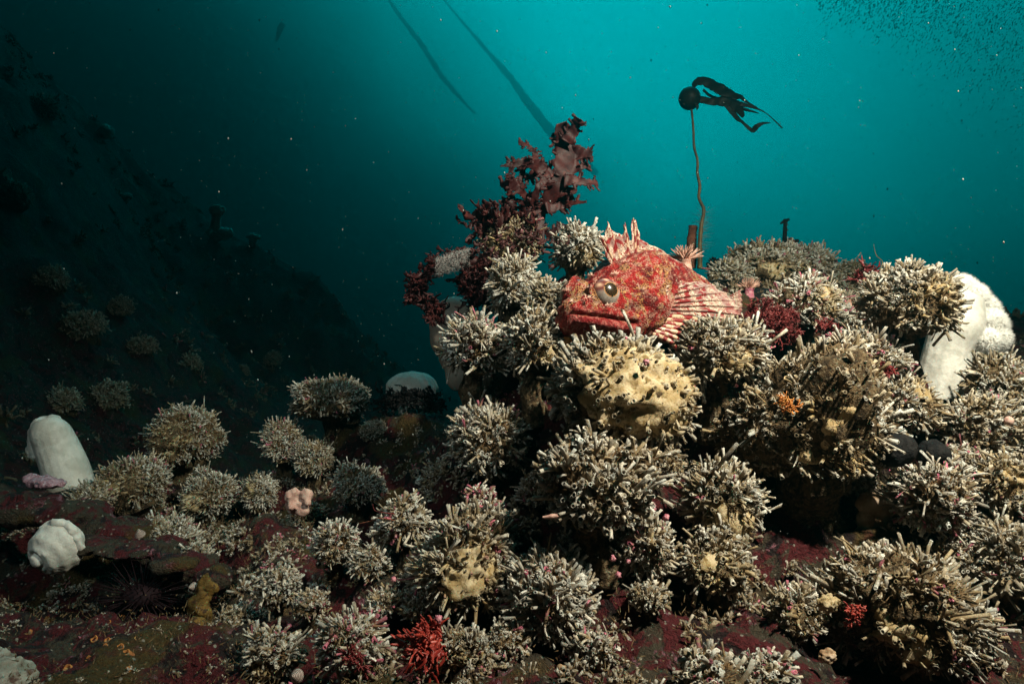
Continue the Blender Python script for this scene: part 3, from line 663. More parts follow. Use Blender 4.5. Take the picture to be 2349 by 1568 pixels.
def eye(c, ax, nm='eye'):
    ax = unit(ax); up_ = unit(A((0, 0, 1)) - ax * ax[2]); sd = np.cross(up_, ax); nu_, nv_ = 72, 56; V = []; C = []; F = []
    r = np.random.default_rng(5); blob = r.uniform(0, 1, 200)
    for j in range(nv_ + 1):
        t = math.pi * j / nv_
        for i in range(nu_):
            a = 2 * math.pi * i / nu_; d = ax * math.cos(t) + (sd * math.cos(a) + up_ * math.sin(a)) * math.sin(t)
            rr = ER * (1 + .10 * max(0, math.cos(t) - .45)); V.append(A(c) + d * rr)
            up_ness = math.sin(a)
            if t < .43 + .02 * math.sin(3*a): col = (.012, .008, .006) if (i * 7 + j * 13) % 5 else (.10, .05, .015)
            elif t < .47: col = (.40, .22, .10)
            elif t < 1.08:
                k = (.5 + .5 * math.cos(a * 7 + .4)) ** 2 * math.exp(-((t - .78) / .2) ** 2)
                top = A((.14, .035, .03)) * (1 - k) + A((.66, .42, .30)) * k; bot = (A((.32, .28, .25)) * (1 - .6 * k) + A((.18, .12, .10)) * .6 * k) * (.6 + .5 * blob[(i * 3 + j * 17) % 200]) * (1.15 - .5 * abs(t - .7))
                m = min(1, max(0, up_ness * 2.2 + .75)); col = top * m + bot * (1 - m)
            elif t < 1.14: col = (.06, .02, .015)
            elif t < 1.45: col = (.20, .015, .014) if (j * 5 + i * 3) % 4 else (.45, .22, .16)
            else: col = (.12, .01, .01)
            C.append(col)
    for j in range(nv_):
        for i in range(nu_): a = j*nu_+i; b = j*nu_+(i+1) % nu_; F.append((a, a+nu_, b+nu_, b))
    return mk(nm, V, F, M['eye'], fish, col=A(C))
for e in EYE:
    s_ = 1 if e[1] > 0 else -1; ax = FH * .30 + FL * s_ * .84 + FU * .26
    c = fw(e[0], e[1] + s_ * .0022, e[2] + .0008); ey = eye(c, ax)
    # eyelid ring
    axn = unit(ax); u1 = unit(A((0, 0, 1)) - axn * axn[2]); u2 = np.cross(u1, axn); a = np.linspace(0, 2*np.pi, 49)
    ring = c + axn * ER * .30 + ER * 1.0 * (np.cos(a)[:, None] * u2 + np.sin(a)[:, None] * u1)
    V, F = pipe(ring, .0024, 8, None, False, .35, 4, ref=axn); z0 = np.zeros(len(V)); mk('eyelid', V, F, M['fish'], fish, attr={'belly': z0, 'lip': z0, 'tail': z0})
# spiny dorsal fin: membrane between spines rooted on the nape
def backz(x): return np.interp(-A(x), -SX, ST)
tips = [(-.055, .080, 0), (-.046, .0985, 1), (-.056, .0985, 0), (-.0575, .1115, 1), (-.070, .103, 0), (-.082, .1025, 0), (-.0835, .1135, 1), (-.0885, .100, 0), (-.093, .098, 0), (-.0965, .1195, 1), (-.1005, .1175, 1), (-.106, .104, 0), (-.115, .0985, 0), (-.130, .0965, 0), (-.16, .0885, 0), (-.19, .0795, 0), (-.22, .0705, 0), (-.245, .063, 0)]
tx = A([t[0] for t in tips]); tz = A([t[1] for t in tips]); k = len(tips); tt = np.linspace(0, 1, k); t2 = np.linspace(0, 1, 150)
ex = np.interp(t2, tt, tx); ez = np.interp(t2, tt, tz); bx = np.interp(t2, tt, np.concatenate([np.linspace(-.066, -.108, 12), tx[12:] ]))
bz = backz(bx) - .004; V = []; F = []; al = []; ph_ = []; nh = 9
for i in range(150):
    for j in range(nh + 1):
        f = j / nh; q = fw(bx[i] * (1-f) + ex[i] * f, .0016 * math.sin(i * .55) * f, bz[i] * (1-f) + ez[i] * f); V.append(q); al.append(f * .62); ph_.append(i * .05)
for i in range(149):
    for j in range(nh): a = i*(nh+1)+j; F.append((a, a+1, a+nh+2, a+nh+1))
df_ = mk('dorsal_fin', V, F, M['web'], fish, attr={'along': al, 'phase': ph_}); solid(df_, .0007)
for n_, i in enumerate([1, 3, 6, 9, 10]):
    b_ = np.interp(i / (k - 1), t2, bx); p0 = fw(b_, 0, backz(b_) - .004); p1 = fw(tx[i], .0006, tz[i] + .0012)
    V, F = pipe([p0, (p0*.45+p1*.55) + FH * -.001, p1], [.0015, .0011, .0003], 7, 12); mk('fin_spine', V, F, M['ray'], df_, attr={'along': np.linspace(.0, .6, len(V)), 'phase': np.full(len(V), n_)})
# big fan shaped pectoral fin
tp = [(1578, 640, .700), (1610, 645, .712), (1640, 655, .722), (1668, 672, .728), (1690, 690, .726), (1702, 705, .718), (1698, 722, .706), (1686, 736, .694), (1672, 747, .684), (1655, 757, .672), (1634, 765, .660), (1612, 771, .650), (1590, 779, .640), (1571, 792, .632), (1552, 804, .624)]
nr = len(tp); bs = [fw(-.078 - .004 * math.sin(i / (nr-1) * 3), .0425 - .006 * (i / (nr-1)), .047 - .040 * i / (nr-1)) for i in range(nr)]
tpw = [P(*t) for t in tp]; rays = []
for i in range(nr):
    b0, t0 = bs[i], tpw[i]; mid = b0 * .5 + t0 * .5 + FL * .007 + A((0, 0, .002)) * (1 - i / nr) ; rays.append(resample([b0, mid, t0], 26)[0])
V = []; F = []; al = []; ph_ = []; sub = 6; webn = 9
cols_ = []
for i in range(webn - 1 + 6):
    full = 1.0 if i < webn - 1 else .42
    for q in range(sub): f = q / sub; cols_.append((rays[i] * (1-f) + rays[i+1] * f, full * (1 - .10 * math.sin(f * math.pi)), i + f))
cols_.append((rays[webn + 5], .42, webn + 5.)); nr2 = 26
for (r_, full, phx) in cols_:
    n2 = 26; t = np.linspace(0, 1, n2) * full * (len(r_) - 1); i0 = np.minimum(t.astype(int), len(r_) - 2); fr = (t - i0)[:, None]; pp = r_[i0] * (1 - fr) + r_[i0+1] * fr
    pp = pp + FL * (.0010 * abs(math.sin(phx * math.pi)) * -1); V += list(pp); al += list(np.linspace(0, full, n2)); ph_ += [round(phx)] * n2
for i in range(len(cols_) - 1):
    for j in range(nr2 - 1): a = i*nr2+j; F.append((a, a+1, a+nr2+1, a+nr2))
pf = mk('pectoral_fin', V, F, M['web'], fish, attr={'along': al, 'phase': ph_}); solid(pf, .0006)
for i in range(nr):
    w_ = .0011 if i < webn - 1 else .0023
    V, F = pipe(rays[i] + FL * .0003, [w_*1.25, w_*1.1, w_, w_*.75, w_*.3], 8, 30, True, .08, i); L_ = np.repeat(np.linspace(0, 1, 30), 8)
    mk('fin_ray', V, F, M['web' if i < webn - 1 else 'ray'], pf, attr={'along': L_, 'phase': np.full(len(V), i * .9)})
# tail fan, lying folded, and pelvic fin stub under the belly
V = []; al = []; F = []
for i in range(16):
    for j in range(12):
        f = j / 11; a = -.35 + i / 15 * .75; q = fw(-.268 - .034 * f * math.cos(a), .0012 * math.sin(i * 2.2), .0445 + (.011 + .020 * f) * math.sin(a) * 1.4); V.append(q); al.append(f); 
for i in range(15):
    for j in range(11): a = i*12+j; F.append((a, a+1, a+13, a+12))
tf_ = mk('tail_fin', V, F, M['web'], fish, attr={'along': al, 'phase': np.repeat(np.arange(16), 12) * .3}); solid(tf_, .001)
# second soft dorsal lobe with pinkish edge, fleshy flaps and tufts on the head
def flap(p, d, n_, ln, wd, seed, mat='ray'):
    V, F = ribbon([p, p + unit(d) * ln * .5, p + unit(d) * ln], [wd * .7, wd, wd * .45], 8, 3, seed=seed, rag=.5, ref=n_); return V, F
V, F = pipe([P(1438, 744, .622), P(1448, 756, .612), P(1466, 771, .608)], [.0022, .0040, .0016], 8, 14, True, .5, 3)
mk('jaw_flap', V, F, M['ray'], fish, attr={'along': np.full(len(V), .1), 'phase': np.zeros(len(V))})
rg = np.random.default_rng(3); B = []; D = []
for (x, y, z, k_) in [(-.020, .010, .0490, 26), (-.017, -.012, .0475, 20), (-.048, .016, .0625, 22), (-.046, -.010, .063, 22), (-.012, .016, .039, 18), (-.080, .024, .0865, 24), (-.003, .006, .036, 20), (-.060, .020, .0745, 16), (-.1, .03, .083, 16), (-.024, .030, .0325, 18)]:
    for _ in range(k_): q = fw(x + rg.normal() * .002, y + rg.normal() * .002, z - .001); B.append(q); D.append(unit(rg.normal(size=3) * .7 + FU + FL * .4 * np.sign(y)))
V, F, C = spikes(B, D, rg.uniform(.0018, .0045, len(B)), np.full(len(B), .00045), (.5, .22, .18), (.66, .58, .46)); mk('skin_tufts', V, F, M['fuzz'], fish, col=C, kind='stuff')

# ---------------------------------------------------------------- white plumose anemones
def loft(path, rad, n=40, seg=40, fold=0.0, nf=7, ring=0.0, seed=0, ref=(0, -1, .01)):
    path, rad = resample(path, seg, rad); T, S, N_ = frames(path, ref); a = np.arange(n) * 2 * math.pi / n; V = []
    for j in range(seg):
        q = j / (seg - 1); f = fold * math.sin(math.pi * min(1, q * 1.1 + .1)) if fold else 0
        rr = rad[j] * (1 + f * (.6 * np.sin(a * nf + q * 2.5 + seed) + .4 * np.sin(a * (nf * 2 + 1) + q * 4)) + ring * math.sin(j * 1.9) * .5 * (1 + np.sin(a * 2 + seed)))
        V.append(path[j] + rr[:, None] * (np.cos(a)[:, None] * S[j] + np.sin(a)[:, None] * N_[j]))
    F = [(j*n+i, j*n+(i+1) % n, (j+1)*n+(i+1) % n, (j+1)*n+i) for j in range(seg-1) for i in range(n)]
    F.append(tuple(range(n))[::-1]); F.append(tuple((seg-1)*n+i for i in range(n))); return np.vstack(V), F
def lobes(spec, lump=.10, sub=3, seed=0):
    mb = MB(); iv, iF = ico(sub)
    for k_, (vx, vy, d, r, sq_) in enumerate(spec):
        c = P(vx, vy, d); R = r * PX * d; dd = iv * (1 + lump * fbm(iv * 2.2 + k_ * 3 + seed, seed, 2))[:, None] * A((1, .8, sq_)); mb.add(c + dd * R, iF)
    return mb
def furry(spec, n, ln, w0, seed, c0=(.74, .72, .68), c1=(.80, .79, .76), jit=.5):
    rg = np.random.default_rng(seed); cs_ = A([P(a, b, d) for a, b, d, r, q in spec]); rs = A([r * PX * d for a, b, d, r, q in spec]); qs = A([q for *_, q in spec])
    B = []; D = []
    for k_ in range(len(spec)):
        m = int(n * rs[k_] ** 2 / (rs ** 2).sum()) * 2; dr = unit(rg.normal(size=(m, 3))); sc = A((1, .8, qs[k_])); p = cs_[k_] + dr * sc * rs[k_] * .97
        ok = np.ones(m, bool)
        for j in range(len(spec)):
            if j != k_: ok &= np.linalg.norm((p - cs_[j]) / A((1, .8, qs[j])), axis=1) > rs[j] * .93
        B.append(p[ok]); D.append(dr[ok])
    B = np.vstack(B); D = np.vstack(D); return spikes(B, D + rg.normal(size=B.shape) * jit, rg.uniform(.5, 1.1, len(B)) * ln, np.full(len(B), w0), c0, c1)
r_ = root('plumose_anemone', 'big white anemone with fluffy crown leaning right behind the ball shaped cluster', 'anemone', P(2165, 895, .79), 'white anemones on the reef')
d_ = .79
V, F = loft([P(2160, 915, d_), P(2166, 855, d_), P(2176, 800, d_), P(2196, 745, d_), P(2214, 690, d_+.01)], [62*PX*d_, 54*PX*d_, 49*PX*d_, 54*PX*d_, 40*PX*d_], 128, 80, .014, 8, .0, 2)
o = mk('column', V, F, M['white'], r_)
crown = [(2180, 672, .80, 38, 1), (2205, 668, .805, 34, 1), (2228, 690, .80, 38, 1), (2250, 716, .80, 38, 1), (2268, 748, .79, 38, 1), (2280, 778, .785, 33, 1), (2262, 785, .775, 28, 1), (2205, 700, .83, 46, 1), (2238, 740, .835, 48, 1), (2168, 705, .80, 34, 1.2), (2218, 732, .80, 44, 1.1), (2200, 700, .79, 32, 1)]
mbx = lobes(crown, .06, 4, 3); o = mbx.build('crown', M['white'], r_); remesh(o, .0018, 14)
V, F, C = furry(crown, 30000, .0062, .00040, 4); mk('tentacles', V, F, M['whitefuzz'], r_, col=C, kind='stuff')

r_ = root('plumose_anemone', 'leaning white sack shaped anemone at the left edge, its crown folded to the left', 'anemone', P(160, 1108, .86), 'white anemones on the reef'); d_ = .86
V, F = loft([P(162, 1118, d_), P(150, 1075, d_), P(128, 1020, d_), P(112, 985, d_-.005), P(104, 962, d_-.005)], [k_*PX*d_ for k_ in (50, 48, 44, 39, 24)], 96, 60, .010, 19, .0, 5); mk('column', V, F, M['white'], r_)
fr = [(88, 980, .85, 18, 1), (78, 992, .85, 14, 1), (74, 1006, .85, 11, 1), (74, 1020, .85, 11, 1), (72, 1034, .85, 12, 1), (86, 1034, .86, 15, 1), (104, 966, .86, 18, .8), (122, 964, .86, 17, .8), (78, 1047, .85, 9, 1), (66, 1012, .85, 5, 1), (63, 1030, .85, 6, 1), (68, 1046, .85, 6, 1), (84, 966, .85, 8, 1)]
o = lobes(fr, .2, 3, 8).build('crown', M['white'], r_); remesh(o, .0014, 3)

r_ = root('plumose_anemone', 'round closed white anemone hanging under the ledge at the left edge', 'anemone', P(130, 1200, .66), 'white anemones on the reef'); d_ = .62
iv, iF = ico(6); q = iv @ unit(A((-.45, -.85, -.35))); swirl = np.arccos(np.clip(q, -1, 1)); ang = np.arctan2(iv @ A((0, 0, 1)), iv @ A((1, 0, 0)))
rr = 1 + .022 * np.sin(swirl * 12 + ang * 1.2) * (swirl > .4) - .16 * np.exp(-((swirl - .36) / .09) ** 2) + .05 * np.exp(-(swirl / .22) ** 2) + .03 * fbm(iv * 2.5, 4)
o = mk('column', P(131, 1256, d_) + iv * (rr * 57 * PX * d_)[:, None] * A((1, .9, 1.03)), iF, M['white'], r_)
V, F = pipe([P(x, y, .6165 + .003 * (k_ % 2)) for k_, (x, y) in enumerate([(90, 1212), (108, 1203), (128, 1200), (148, 1203), (164, 1212), (175, 1226), (181, 1243), (184, 1262), (190, 1270)])], A([4, 8, 9, 10, 10, 11, 9, 8, 4]) * PX * .61, 16, 90, True, .55, 5); o = mk('crown', V, F, M['white'], r_); remesh(o, .0011, 3)

r_ = root('plumose_anemone', 'white anemone half hidden behind dark turf at the centre left, only its rounded top shows', 'anemone', P(945, 930, 1.05), 'white anemones on the reef'); d_ = 1.05
iv, iF = ico(5); az = np.arctan2(iv[:, 1], iv[:, 0]); rr = 1 + .02 * np.sin(az * 15) + .03 * fbm(iv * 3, 5); sc = A((60, 50, 42)) * PX * d_
mk('crown', P(945, 893, d_) + iv * rr[:, None] * sc, iF, M['white'], r_); 
V, F = loft([P(955, 960, d_), P(955, 920, d_), P(950, 895, d_)], [k_*PX*d_ for k_ in (40, 44, 52)], 48, 20, .02); mk('column', V, F, M['white'], r_)

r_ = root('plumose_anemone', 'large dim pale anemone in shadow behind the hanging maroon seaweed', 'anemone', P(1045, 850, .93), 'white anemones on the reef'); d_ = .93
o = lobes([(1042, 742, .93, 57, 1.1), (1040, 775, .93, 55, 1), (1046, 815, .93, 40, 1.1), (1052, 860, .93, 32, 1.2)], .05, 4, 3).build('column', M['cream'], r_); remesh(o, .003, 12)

def hit_d(x, y, d0=1.0, d1=6.0, dflt=3.0):
    for d in np.arange(d0, d1, .02):
        p = P(x, y, d)
        if ground(p[0], p[1])[0] > p[2]: return d
    return dflt
for (vx, vy, d, r, sqq, ln_, lab) in [(243, 302, 2.3, 17, .9, (-1, -.35), 'faint white anemone high on the dark left wall, pointing left'), (290, 451, 2.3, 13, .6, (-.4, -1), 'faint small white anemone in the middle of the dark left wall'), (498, 482, 2.9, 17, .8, (-.1, -1), 'faint round white anemone left of the distant reef mound'), (512, 535, 2.8, 22, .6, (-1, -.4), 'faint spread white anemone below the round one on the distant reef'), (581, 544, 3.0, 15, .5, (0, -1), 'faint flat white anemone at the foot of the distant mound')]:
    d = hit_d(vx + 4, vy + r * 1.5, 1.2, 5.5, d) - .05; r_ = root('plumose_anemone', lab, 'anemone', P(vx, vy + r, d), 'white anemones on the reef'); s1 = PX * d
    sp = [(vx, vy, d, r, sqq)] + [(vx + math.cos(a) * r * .8, vy + math.sin(a) * r * .6 * sqq, d, r * .35, 1) for a in (3.4, 4.2, 5.0, 5.8, 0.2)]
    o = lobes(sp, .2, 3, int(vx)).build('crown', M['white'], r_)
    V, F = loft([P(vx, vy, d), P(vx + ln_[0] * r * 1.0, vy - ln_[1] * r * 1.0, d + .03), P(vx + ln_[0] * r * 2.2, vy - ln_[1] * r * 2.2, d + .14)], [r * .7 * s1, r * .6 * s1, r * .7 * s1], 24, 14, .03); mk('column', V, F, M['white'], r_)

# ---------------------------------------------------------------- small tentacled anemones (each tentacle its own mesh)
def small_anemone(vx, vy, d, r, nt, mat, label, tilt=0.0, body='peach', tl=1.0):
    c = P(vx, vy, d); R = r * PX * d; ro = root('small_anemone', label, 'anemone', c, 'small pink anemones with pointed tentacles')
    V, F = loft([c + A((0, 0, -R * .9)), c + A((0, 0, -R * .3)), c], [R * .5, R * .42, R * .5], 20, 10, .05); mk('column', V, F, M[body], ro)
    V, F = pipe([A((0, 0, 0)), A((0, 0, .5)), A((0.1, 0, 1.0))], [.075, .055, .012], 6, 8); me = None; rg = np.random.default_rng(int(vx))
    for i in range(nt):
        el = rg.uniform(.05, 1.25); az = i * 2.39996; dd = unit(A((math.cos(az) * math.cos(el), math.sin(az) * math.cos(el), math.sin(el) * .9 + .1)))
        if me is None:
            o = mk('tentacle', V + ORG[ro.name], F, M[mat], ro); me = o.data
        else:
            o = bpy.data.objects.new('tentacle', me); COL.objects.link(o); o.parent = ro
        Lq = R * rg.uniform(.75, 1.1) * tl; o.rotation_euler = Vector(dd).to_track_quat('Z', 'Y').to_euler(); o.scale = (Lq, Lq, Lq); o.location = Vector(dd * R * .28 * A((1, 1, .4)))
    return ro
small_anemone(1572, 596, .80, 34, 60, 'peach', 'pink brown tentacled anemone rising behind the fish back', 0)
small_anemone(1718, 662, .92, 25, 56, 'peach', 'peach coloured tentacled anemone on the black rock behind the fish tail', 0, 'pink')
small_anemone(1945, 688, .98, 24, 50, 'hair', 'dim greyish tentacled anemone left of the ball shaped cluster')
small_anemone(390, 1452 + 20, .50, 12, 34, 'orange', 'small orange tentacled anemone on the bottom left rock')

# ---------------------------------------------------------------- seaweeds
def Z1(zx, zy): return 917.6 + .3218 * zx, 252.3 + .3218 * zy
r_ = root('tall_seaweed', 'tall dark red seaweed with ragged branching blades rising above the fish', 'seaweed', P(1245, 545, .80))
brs = [([(1000, 960), (1010, 750), (1080, 600), (1150, 480), (1180, 330), (1170, 200), (1150, 90)], [50, 64, 120, 165, 170, 150, 95], 0),
 ([(1190, 230), (1245, 130), (1272, 58)], [110, 75, 62], -.01), ([(1180, 330), (1280, 305), (1370, 318)], [110, 95, 42], .006), ([(1180, 430), (1280, 405), (1345, 385)], [80, 55, 40], .012),
 ([(1170, 500), (1280, 510), (1410, 520)], [100, 60, 55], -.006), ([(1100, 560), (1180, 590), (1260, 560)], [110, 90, 40], .01), ([(1040, 700), (1150, 680), (1220, 662), (1330, 655)], [90, 70, 36, 18], 0),
 ([(985, 740), (905, 630), (845, 565), (790, 535), (712, 530)], [60, 55, 60, 100, 26], -.008), ([(810, 550), (795, 500), (782, 455)], [90, 60, 14], -.012), ([(945, 680), (985, 560), (1040, 485), (1085, 430)], [50, 54, 56, 70], -.012),
 ([(1065, 450), (975, 400), (900, 372), (820, 388), (715, 400)], [100, 96, 76, 50, 8], .004), ([(965, 385), (962, 310), (925, 262), (855, 225)], [60, 40, 26, 20], .008), ([(880, 390), (870, 460), (858, 550)], [40, 46, 20], .008), ([(890, 465), (950, 492)], [46, 34], .008),
 ([(1090, 600), (1200, 640), (1180, 700)], [80, 60, 30], .016), ([(1180, 300), (1110, 230), (1085, 180)], [80, 50, 20], .01), ([(1040, 900), (1130, 850), (1170, 815)], [60, 50, 36], .01), ([(980, 480), (1010, 420), (1015, 335)], [50, 34, 22], .01)]
for k_, (pth, wd, dz_) in enumerate(brs):
    pw = [P(*Z1(*q), .80 + dz_ + .006 * math.sin(i_ * 1.7 + k_)) for i_, q in enumerate(pth)]; wd = A(wd) * .3218 * PX * .80 * .98
    V, F = ribbon(pw, wd, 46 if len(pth) > 3 else 26, 8, (0.15, -1, .1), .45 * math.sin(k_ * 2.1), .26, .07, 30 + k_)
    mb = MB(); mb.add(V, F); rg = np.random.default_rng(k_); c_ = 9; nseg = len(V) // c_
    for _ in range(nseg // 3):     # small side lobes along the edges
        j = rg.integers(2, nseg - 1); e_ = 0 if rg.random() < .5 else 8; b0 = V[j*c_+e_]; out = unit(V[j*c_+e_] - V[j*c_+4]); ln = rg.uniform(.0025, .007) ; t_ = unit(V[j*c_+4] - V[(j-1)*c_+4])
        V2, F2 = ribbon([b0 - out * .002, b0 + out * ln * .5 + t_ * ln * .3, b0 + out * ln + t_ * ln * .6], [.004, .003, .0022], 6, 2, (0.1, -1, 0), rg.normal() * .5, .6, .2, int(rg.integers(1e6))); mb.add(V2, F2)
    o = mb.build('blade', M['weed'], r_); solid(o, .0006)
def bushy(name, label, cat, pts, n, ln, wd, mat, seed, d, group=None, branch=2, rad=None, dirb=(0, 0, .2), rag=.4, part='fronds', seg=8, sub=1):
    """many small fronds springing from a path; pts in view units"""
    rg = np.random.default_rng(seed); path = [P(x, y, d + dd) for x, y, dd in pts]; path = resample(path, 30)[0] if len(path) > 1 else np.repeat(A(path), 30, 0)
    ro = root(name, label, cat, path[0], group); mb = MB(); rad = (rad or 0) * PX * d
    def grow(p, dd, l, w_, lev):
        dd = unit(dd + rg.normal(size=3) * .25); m = p + dd * l * .5 + rg.normal(size=3) * l * .10; e = p + dd * l + rg.normal(size=3) * l * .18
        V, F = ribbon([p, m, e], [w_ * .6, w_, w_ * .35], seg, 2, unit(A((0, -1, 0)) + rg.normal(size=3) * .5), rg.normal() * .6, rag, .2, int(rg.integers(1e6))); mb.add(V, F)
        if lev > 0:
            for _ in range(branch): f = rg.uniform(.35, .95); grow(p * (1 - f) + e * f, dd + rg.normal(size=3) * .75, l * .55, w_ * .7, lev - 1)
    for _ in range(n):
        p = path[rg.integers(0, 30)] + rg.normal(size=3) * rad * .45; out = unit(rg.normal(size=3)); out[1] = -abs(out[1]) * .7
        grow(p, out + A(dirb), ln * PX * d * rg.uniform(.6, 1.15), wd * PX * d * rg.uniform(.7, 1.3), sub)
    o = mb.build(part, M[mat], ro); solid(o, .0005); return ro
bushy('bushy_seaweed', 'bushy very dark red seaweed on top of the brown cluster beside the tall seaweed', 'seaweed', [(1090, 510, 0), (1130, 520, .0), (1175, 500, 0), (1215, 520, 0)], 90, 34, 15, 'weed', 5, .80, rad=30, dirb=(-.1, 0, .7))
bushy('bushy_seaweed', 'dark red turf strands hanging over the front of the brown cluster', 'seaweed', [(1080, 560, -.03), (1130, 575, -.05), (1180, 560, -.05), (1225, 555, -.03), (1265, 540, -.02)], 90, 17, 7, 'turf', 6, .80, rad=44, dirb=(0, 0, -.1))
hs = bushy('hanging_seaweed', 'shaggy dark maroon seaweed drooping to the left over open water', 'seaweed', [(1120, 610, 0), (1050, 592, 0), (995, 612, 0), (962, 640, 0), (958, 675, 0), (990, 705, 0), (1000, 732, 0)], 300, 22, 7, 'weed', 7, .78, rad=15, dirb=(0, 0, -.15), branch=3)
V, F = pipe([P(1155, 600, .775), P(1110, 606, .773), P(1060, 596, .772), P(1010, 612, .775), P(975, 625, .78)], A([4, 8, 15, 14, 6]) * PX * .78, 12, 40, True, .3, 3); mk('stem', V, F, M['weed'], hs)
rg = np.random.default_rng(9); B = []; D = []
for _ in range(900):
    f = rg.random(); c0 = P(1000 + 78 * f, 616 - 26 * f, .762); a = rg.uniform(-1.3, 1.3); p = c0 + A((0, -abs(math.cos(a)) * .009, math.sin(a) * .0105)); B.append(p); D.append(unit(A((rg.normal() * .9, -.25, rg.normal() * .9))))
V, F, C = spikes(B, D, rg.uniform(.002, .006, 900), np.full(900, .0003), (.22, .20, .19), (.40, .39, .38)); mk('lacy_crust', V, F, M['net'], hs, col=C, kind='stuff')
bushy('hanging_seaweed', 'rounded dark shaggy seaweed lump below the brown cluster, left of the white tubes', 'seaweed', [(1085, 625, 0), (1090, 655, 0), (1098, 685, 0)], 300, 24, 7, 'weed', 8, .77, rad=26, dirb=(0, 0, -.1), branch=3)
bushy('feathery_seaweed', 'maroon feathery seaweed right of the pectoral fin', 'seaweed', [(1725, 735, 0), (1760, 745, 0), (1800, 752, 0)], 60, 38, 3.4, 'maroon', 11, .68, rad=10, dirb=(.25, -.2, .35), branch=6, seg=6, sub=2, rag=.5)
bushy('feathery_seaweed', 'bright red feathery seaweed tuft at the lower centre left', 'seaweed', [(1005, 1455, 0), (1000, 1475, 0), (1005, 1490, 0)], 60, 60, 9, 'redweed', 12, .44, rad=14, dirb=(-1.1, -.1, -.1), branch=4, seg=8, sub=1, rag=.6)
bushy('branching_seaweed', 'flat branching deep red seaweed at the left of the ball shaped cluster', 'seaweed', [(1965, 655, 0), (1985, 640, 0), (2000, 632, 0)], 16, 34, 8, 'maroon', 13, .76, rad=6, dirb=(-.2, -.2, .7), branch=4, seg=7)
bushy('feathery_seaweed', 'small pink red feathery tuft on the ridge between the grey clusters', 'seaweed', [(1802, 625, 0)], 16, 22, 4, 'maroon', 14, 1.14, rad=4, dirb=(0, -.2, .7), branch=4, seg=5)
bushy('feathery_seaweed', 'small dark red tuft in front of the bright white cluster', 'seaweed', [(1880, 745, 0), (1905, 760, 0)], 22, 20, 4, 'maroon', 15, .70, rad=8, branch=4, seg=5)
bushy('feathery_seaweed', 'red brown tuft left of the foot of the big white anemone', 'seaweed', [(2015, 850, 0), (2050, 860, 0)], 24, 18, 5, 'maroon', 16, .60, rad=8, branch=3, seg=5)
bushy('feathery_seaweed', 'small red tuft on the pink and white cluster at the bottom', 'seaweed', [(800, 1505, 0), (830, 1520, 0)], 22, 26, 5, 'maroon', 17, .42, rad=10, branch=3, seg=5)
bushy('feathery_seaweed', 'orange brown fuzzy tuft in the middle of the largest tan cluster', 'seaweed', [(1790, 920, 0), (1815, 935, 0)], 40, 17, 2.6, 'orange', 18, .50, rad=12, branch=4, seg=4)
bushy('feathery_seaweed', 'orange red tuft on the left side of the broad lower right cluster', 'seaweed', [(1960, 1390, 0), (1955, 1420, 0)], 34, 17, 4, 'redweed', 19, .42, rad=10, branch=3, seg=4)
bushy('dark_turf_patch', 'black turf in front of the half hidden white anemone', 'seaweed', [(880, 925, 0), (910, 915, 0), (940, 912, 0), (975, 916, 0), (1005, 930, 0)], 330, 15, 5, 'black', 20, .97, rad=20, dirb=(0, 0, .3), branch=3, seg=4)
for k_, (x, y, dd, ww) in enumerate([(1725, 575, 1.2, 20), (1770, 578, 1.25, 12), (1640, 600, 1.2, 14), (1860, 575, 1.25, 16), (1900, 600, 1.3, 12), (1945, 625, 1.3, 14), (1690, 590, 1.2, 14)]):
    bushy('ridge_turf', ['small black turf tuft topping the ridge left of the dark stump', 'short dark tuft between the two ridge stumps', 'dark turf tuft beside the kelp foot', 'dark turf tuft right of the tall dark stump', 'dark turf tuft on the falling right side of the ridge', 'rightmost dark turf tuft on the ridge', 'low dark turf tuft on the left part of the ridge'][k_], 'seaweed', [(x - ww * .5, y + 6, 0), (x + ww * .5, y + 6, 0)], 46, ww * .75, 4, 'black' if k_ % 2 == 0 else 'turf', 60 + k_, dd, 'dark turf tufts along the ridge', rad=ww * .5, dirb=(0, 0, .5), branch=3, seg=4)

# kelp
def ZK(zx, zy): return 1519.7 + .3108 * zx, 143.4 + .3108 * zy
KD = 1.22
kp = root('kelp', 'young kelp with round float, long wavy stipe and blades streaming right', 'kelp', P(1606, 610, KD))
V, F = pipe([P(*ZK(a, b), KD) for a, b in [(212, 330), (222, 420), (228, 500), (233, 620), (258, 720), (258, 820), (275, 910), (270, 1000), (305, 1090), (287, 1200), (276, 1350), (276, 1520)]], A([8, 8, 8.5, 9, 9.5, 10, 11, 11, 12, 14, 16, 19]) * .3108 * PX * KD, 12, 120, True, .12, 2); mk('stipe', V, F, M['stipe'], kp)
iv, iF = ico(4); mk('float', P(*ZK(200, 265), KD) + iv * (1 + .02 * fbm(iv * 2, 1))[:, None] * A((80, 80, 84)) * .3108 * PX * KD, iF, M['kelp'], kp)
kb = [([(225, 185), (255, 145), (320, 140), (400, 185), (470, 222), (540, 250), (582, 245)], [24, 66, 90, 108, 104, 66, 30], 0), ([(575, 250), (620, 290), (702, 335)], [40, 22, 6], 0), ([(275, 270), (350, 288), (430, 285), (500, 305), (560, 340), (598, 402)], [62, 66, 84, 118, 104, 30], -.01),
      ([(540, 300), (640, 322), (760, 372), (885, 485)], [54, 30, 8, 14], -.01), ([(555, 335), (640, 355), (712, 376)], [36, 22, 6], .01), ([(480, 325), (540, 400), (590, 440), (640, 488), (668, 496), (700, 470), (738, 450), (800, 446)], [40, 44, 26, 30, 50, 42, 26, 4], -.012), ([(300, 200), (350, 245), (430, 275)], [22, 26, 34], .01), ([(250, 300), (258, 330), (252, 352)], [30, 24, 6], -.02)]
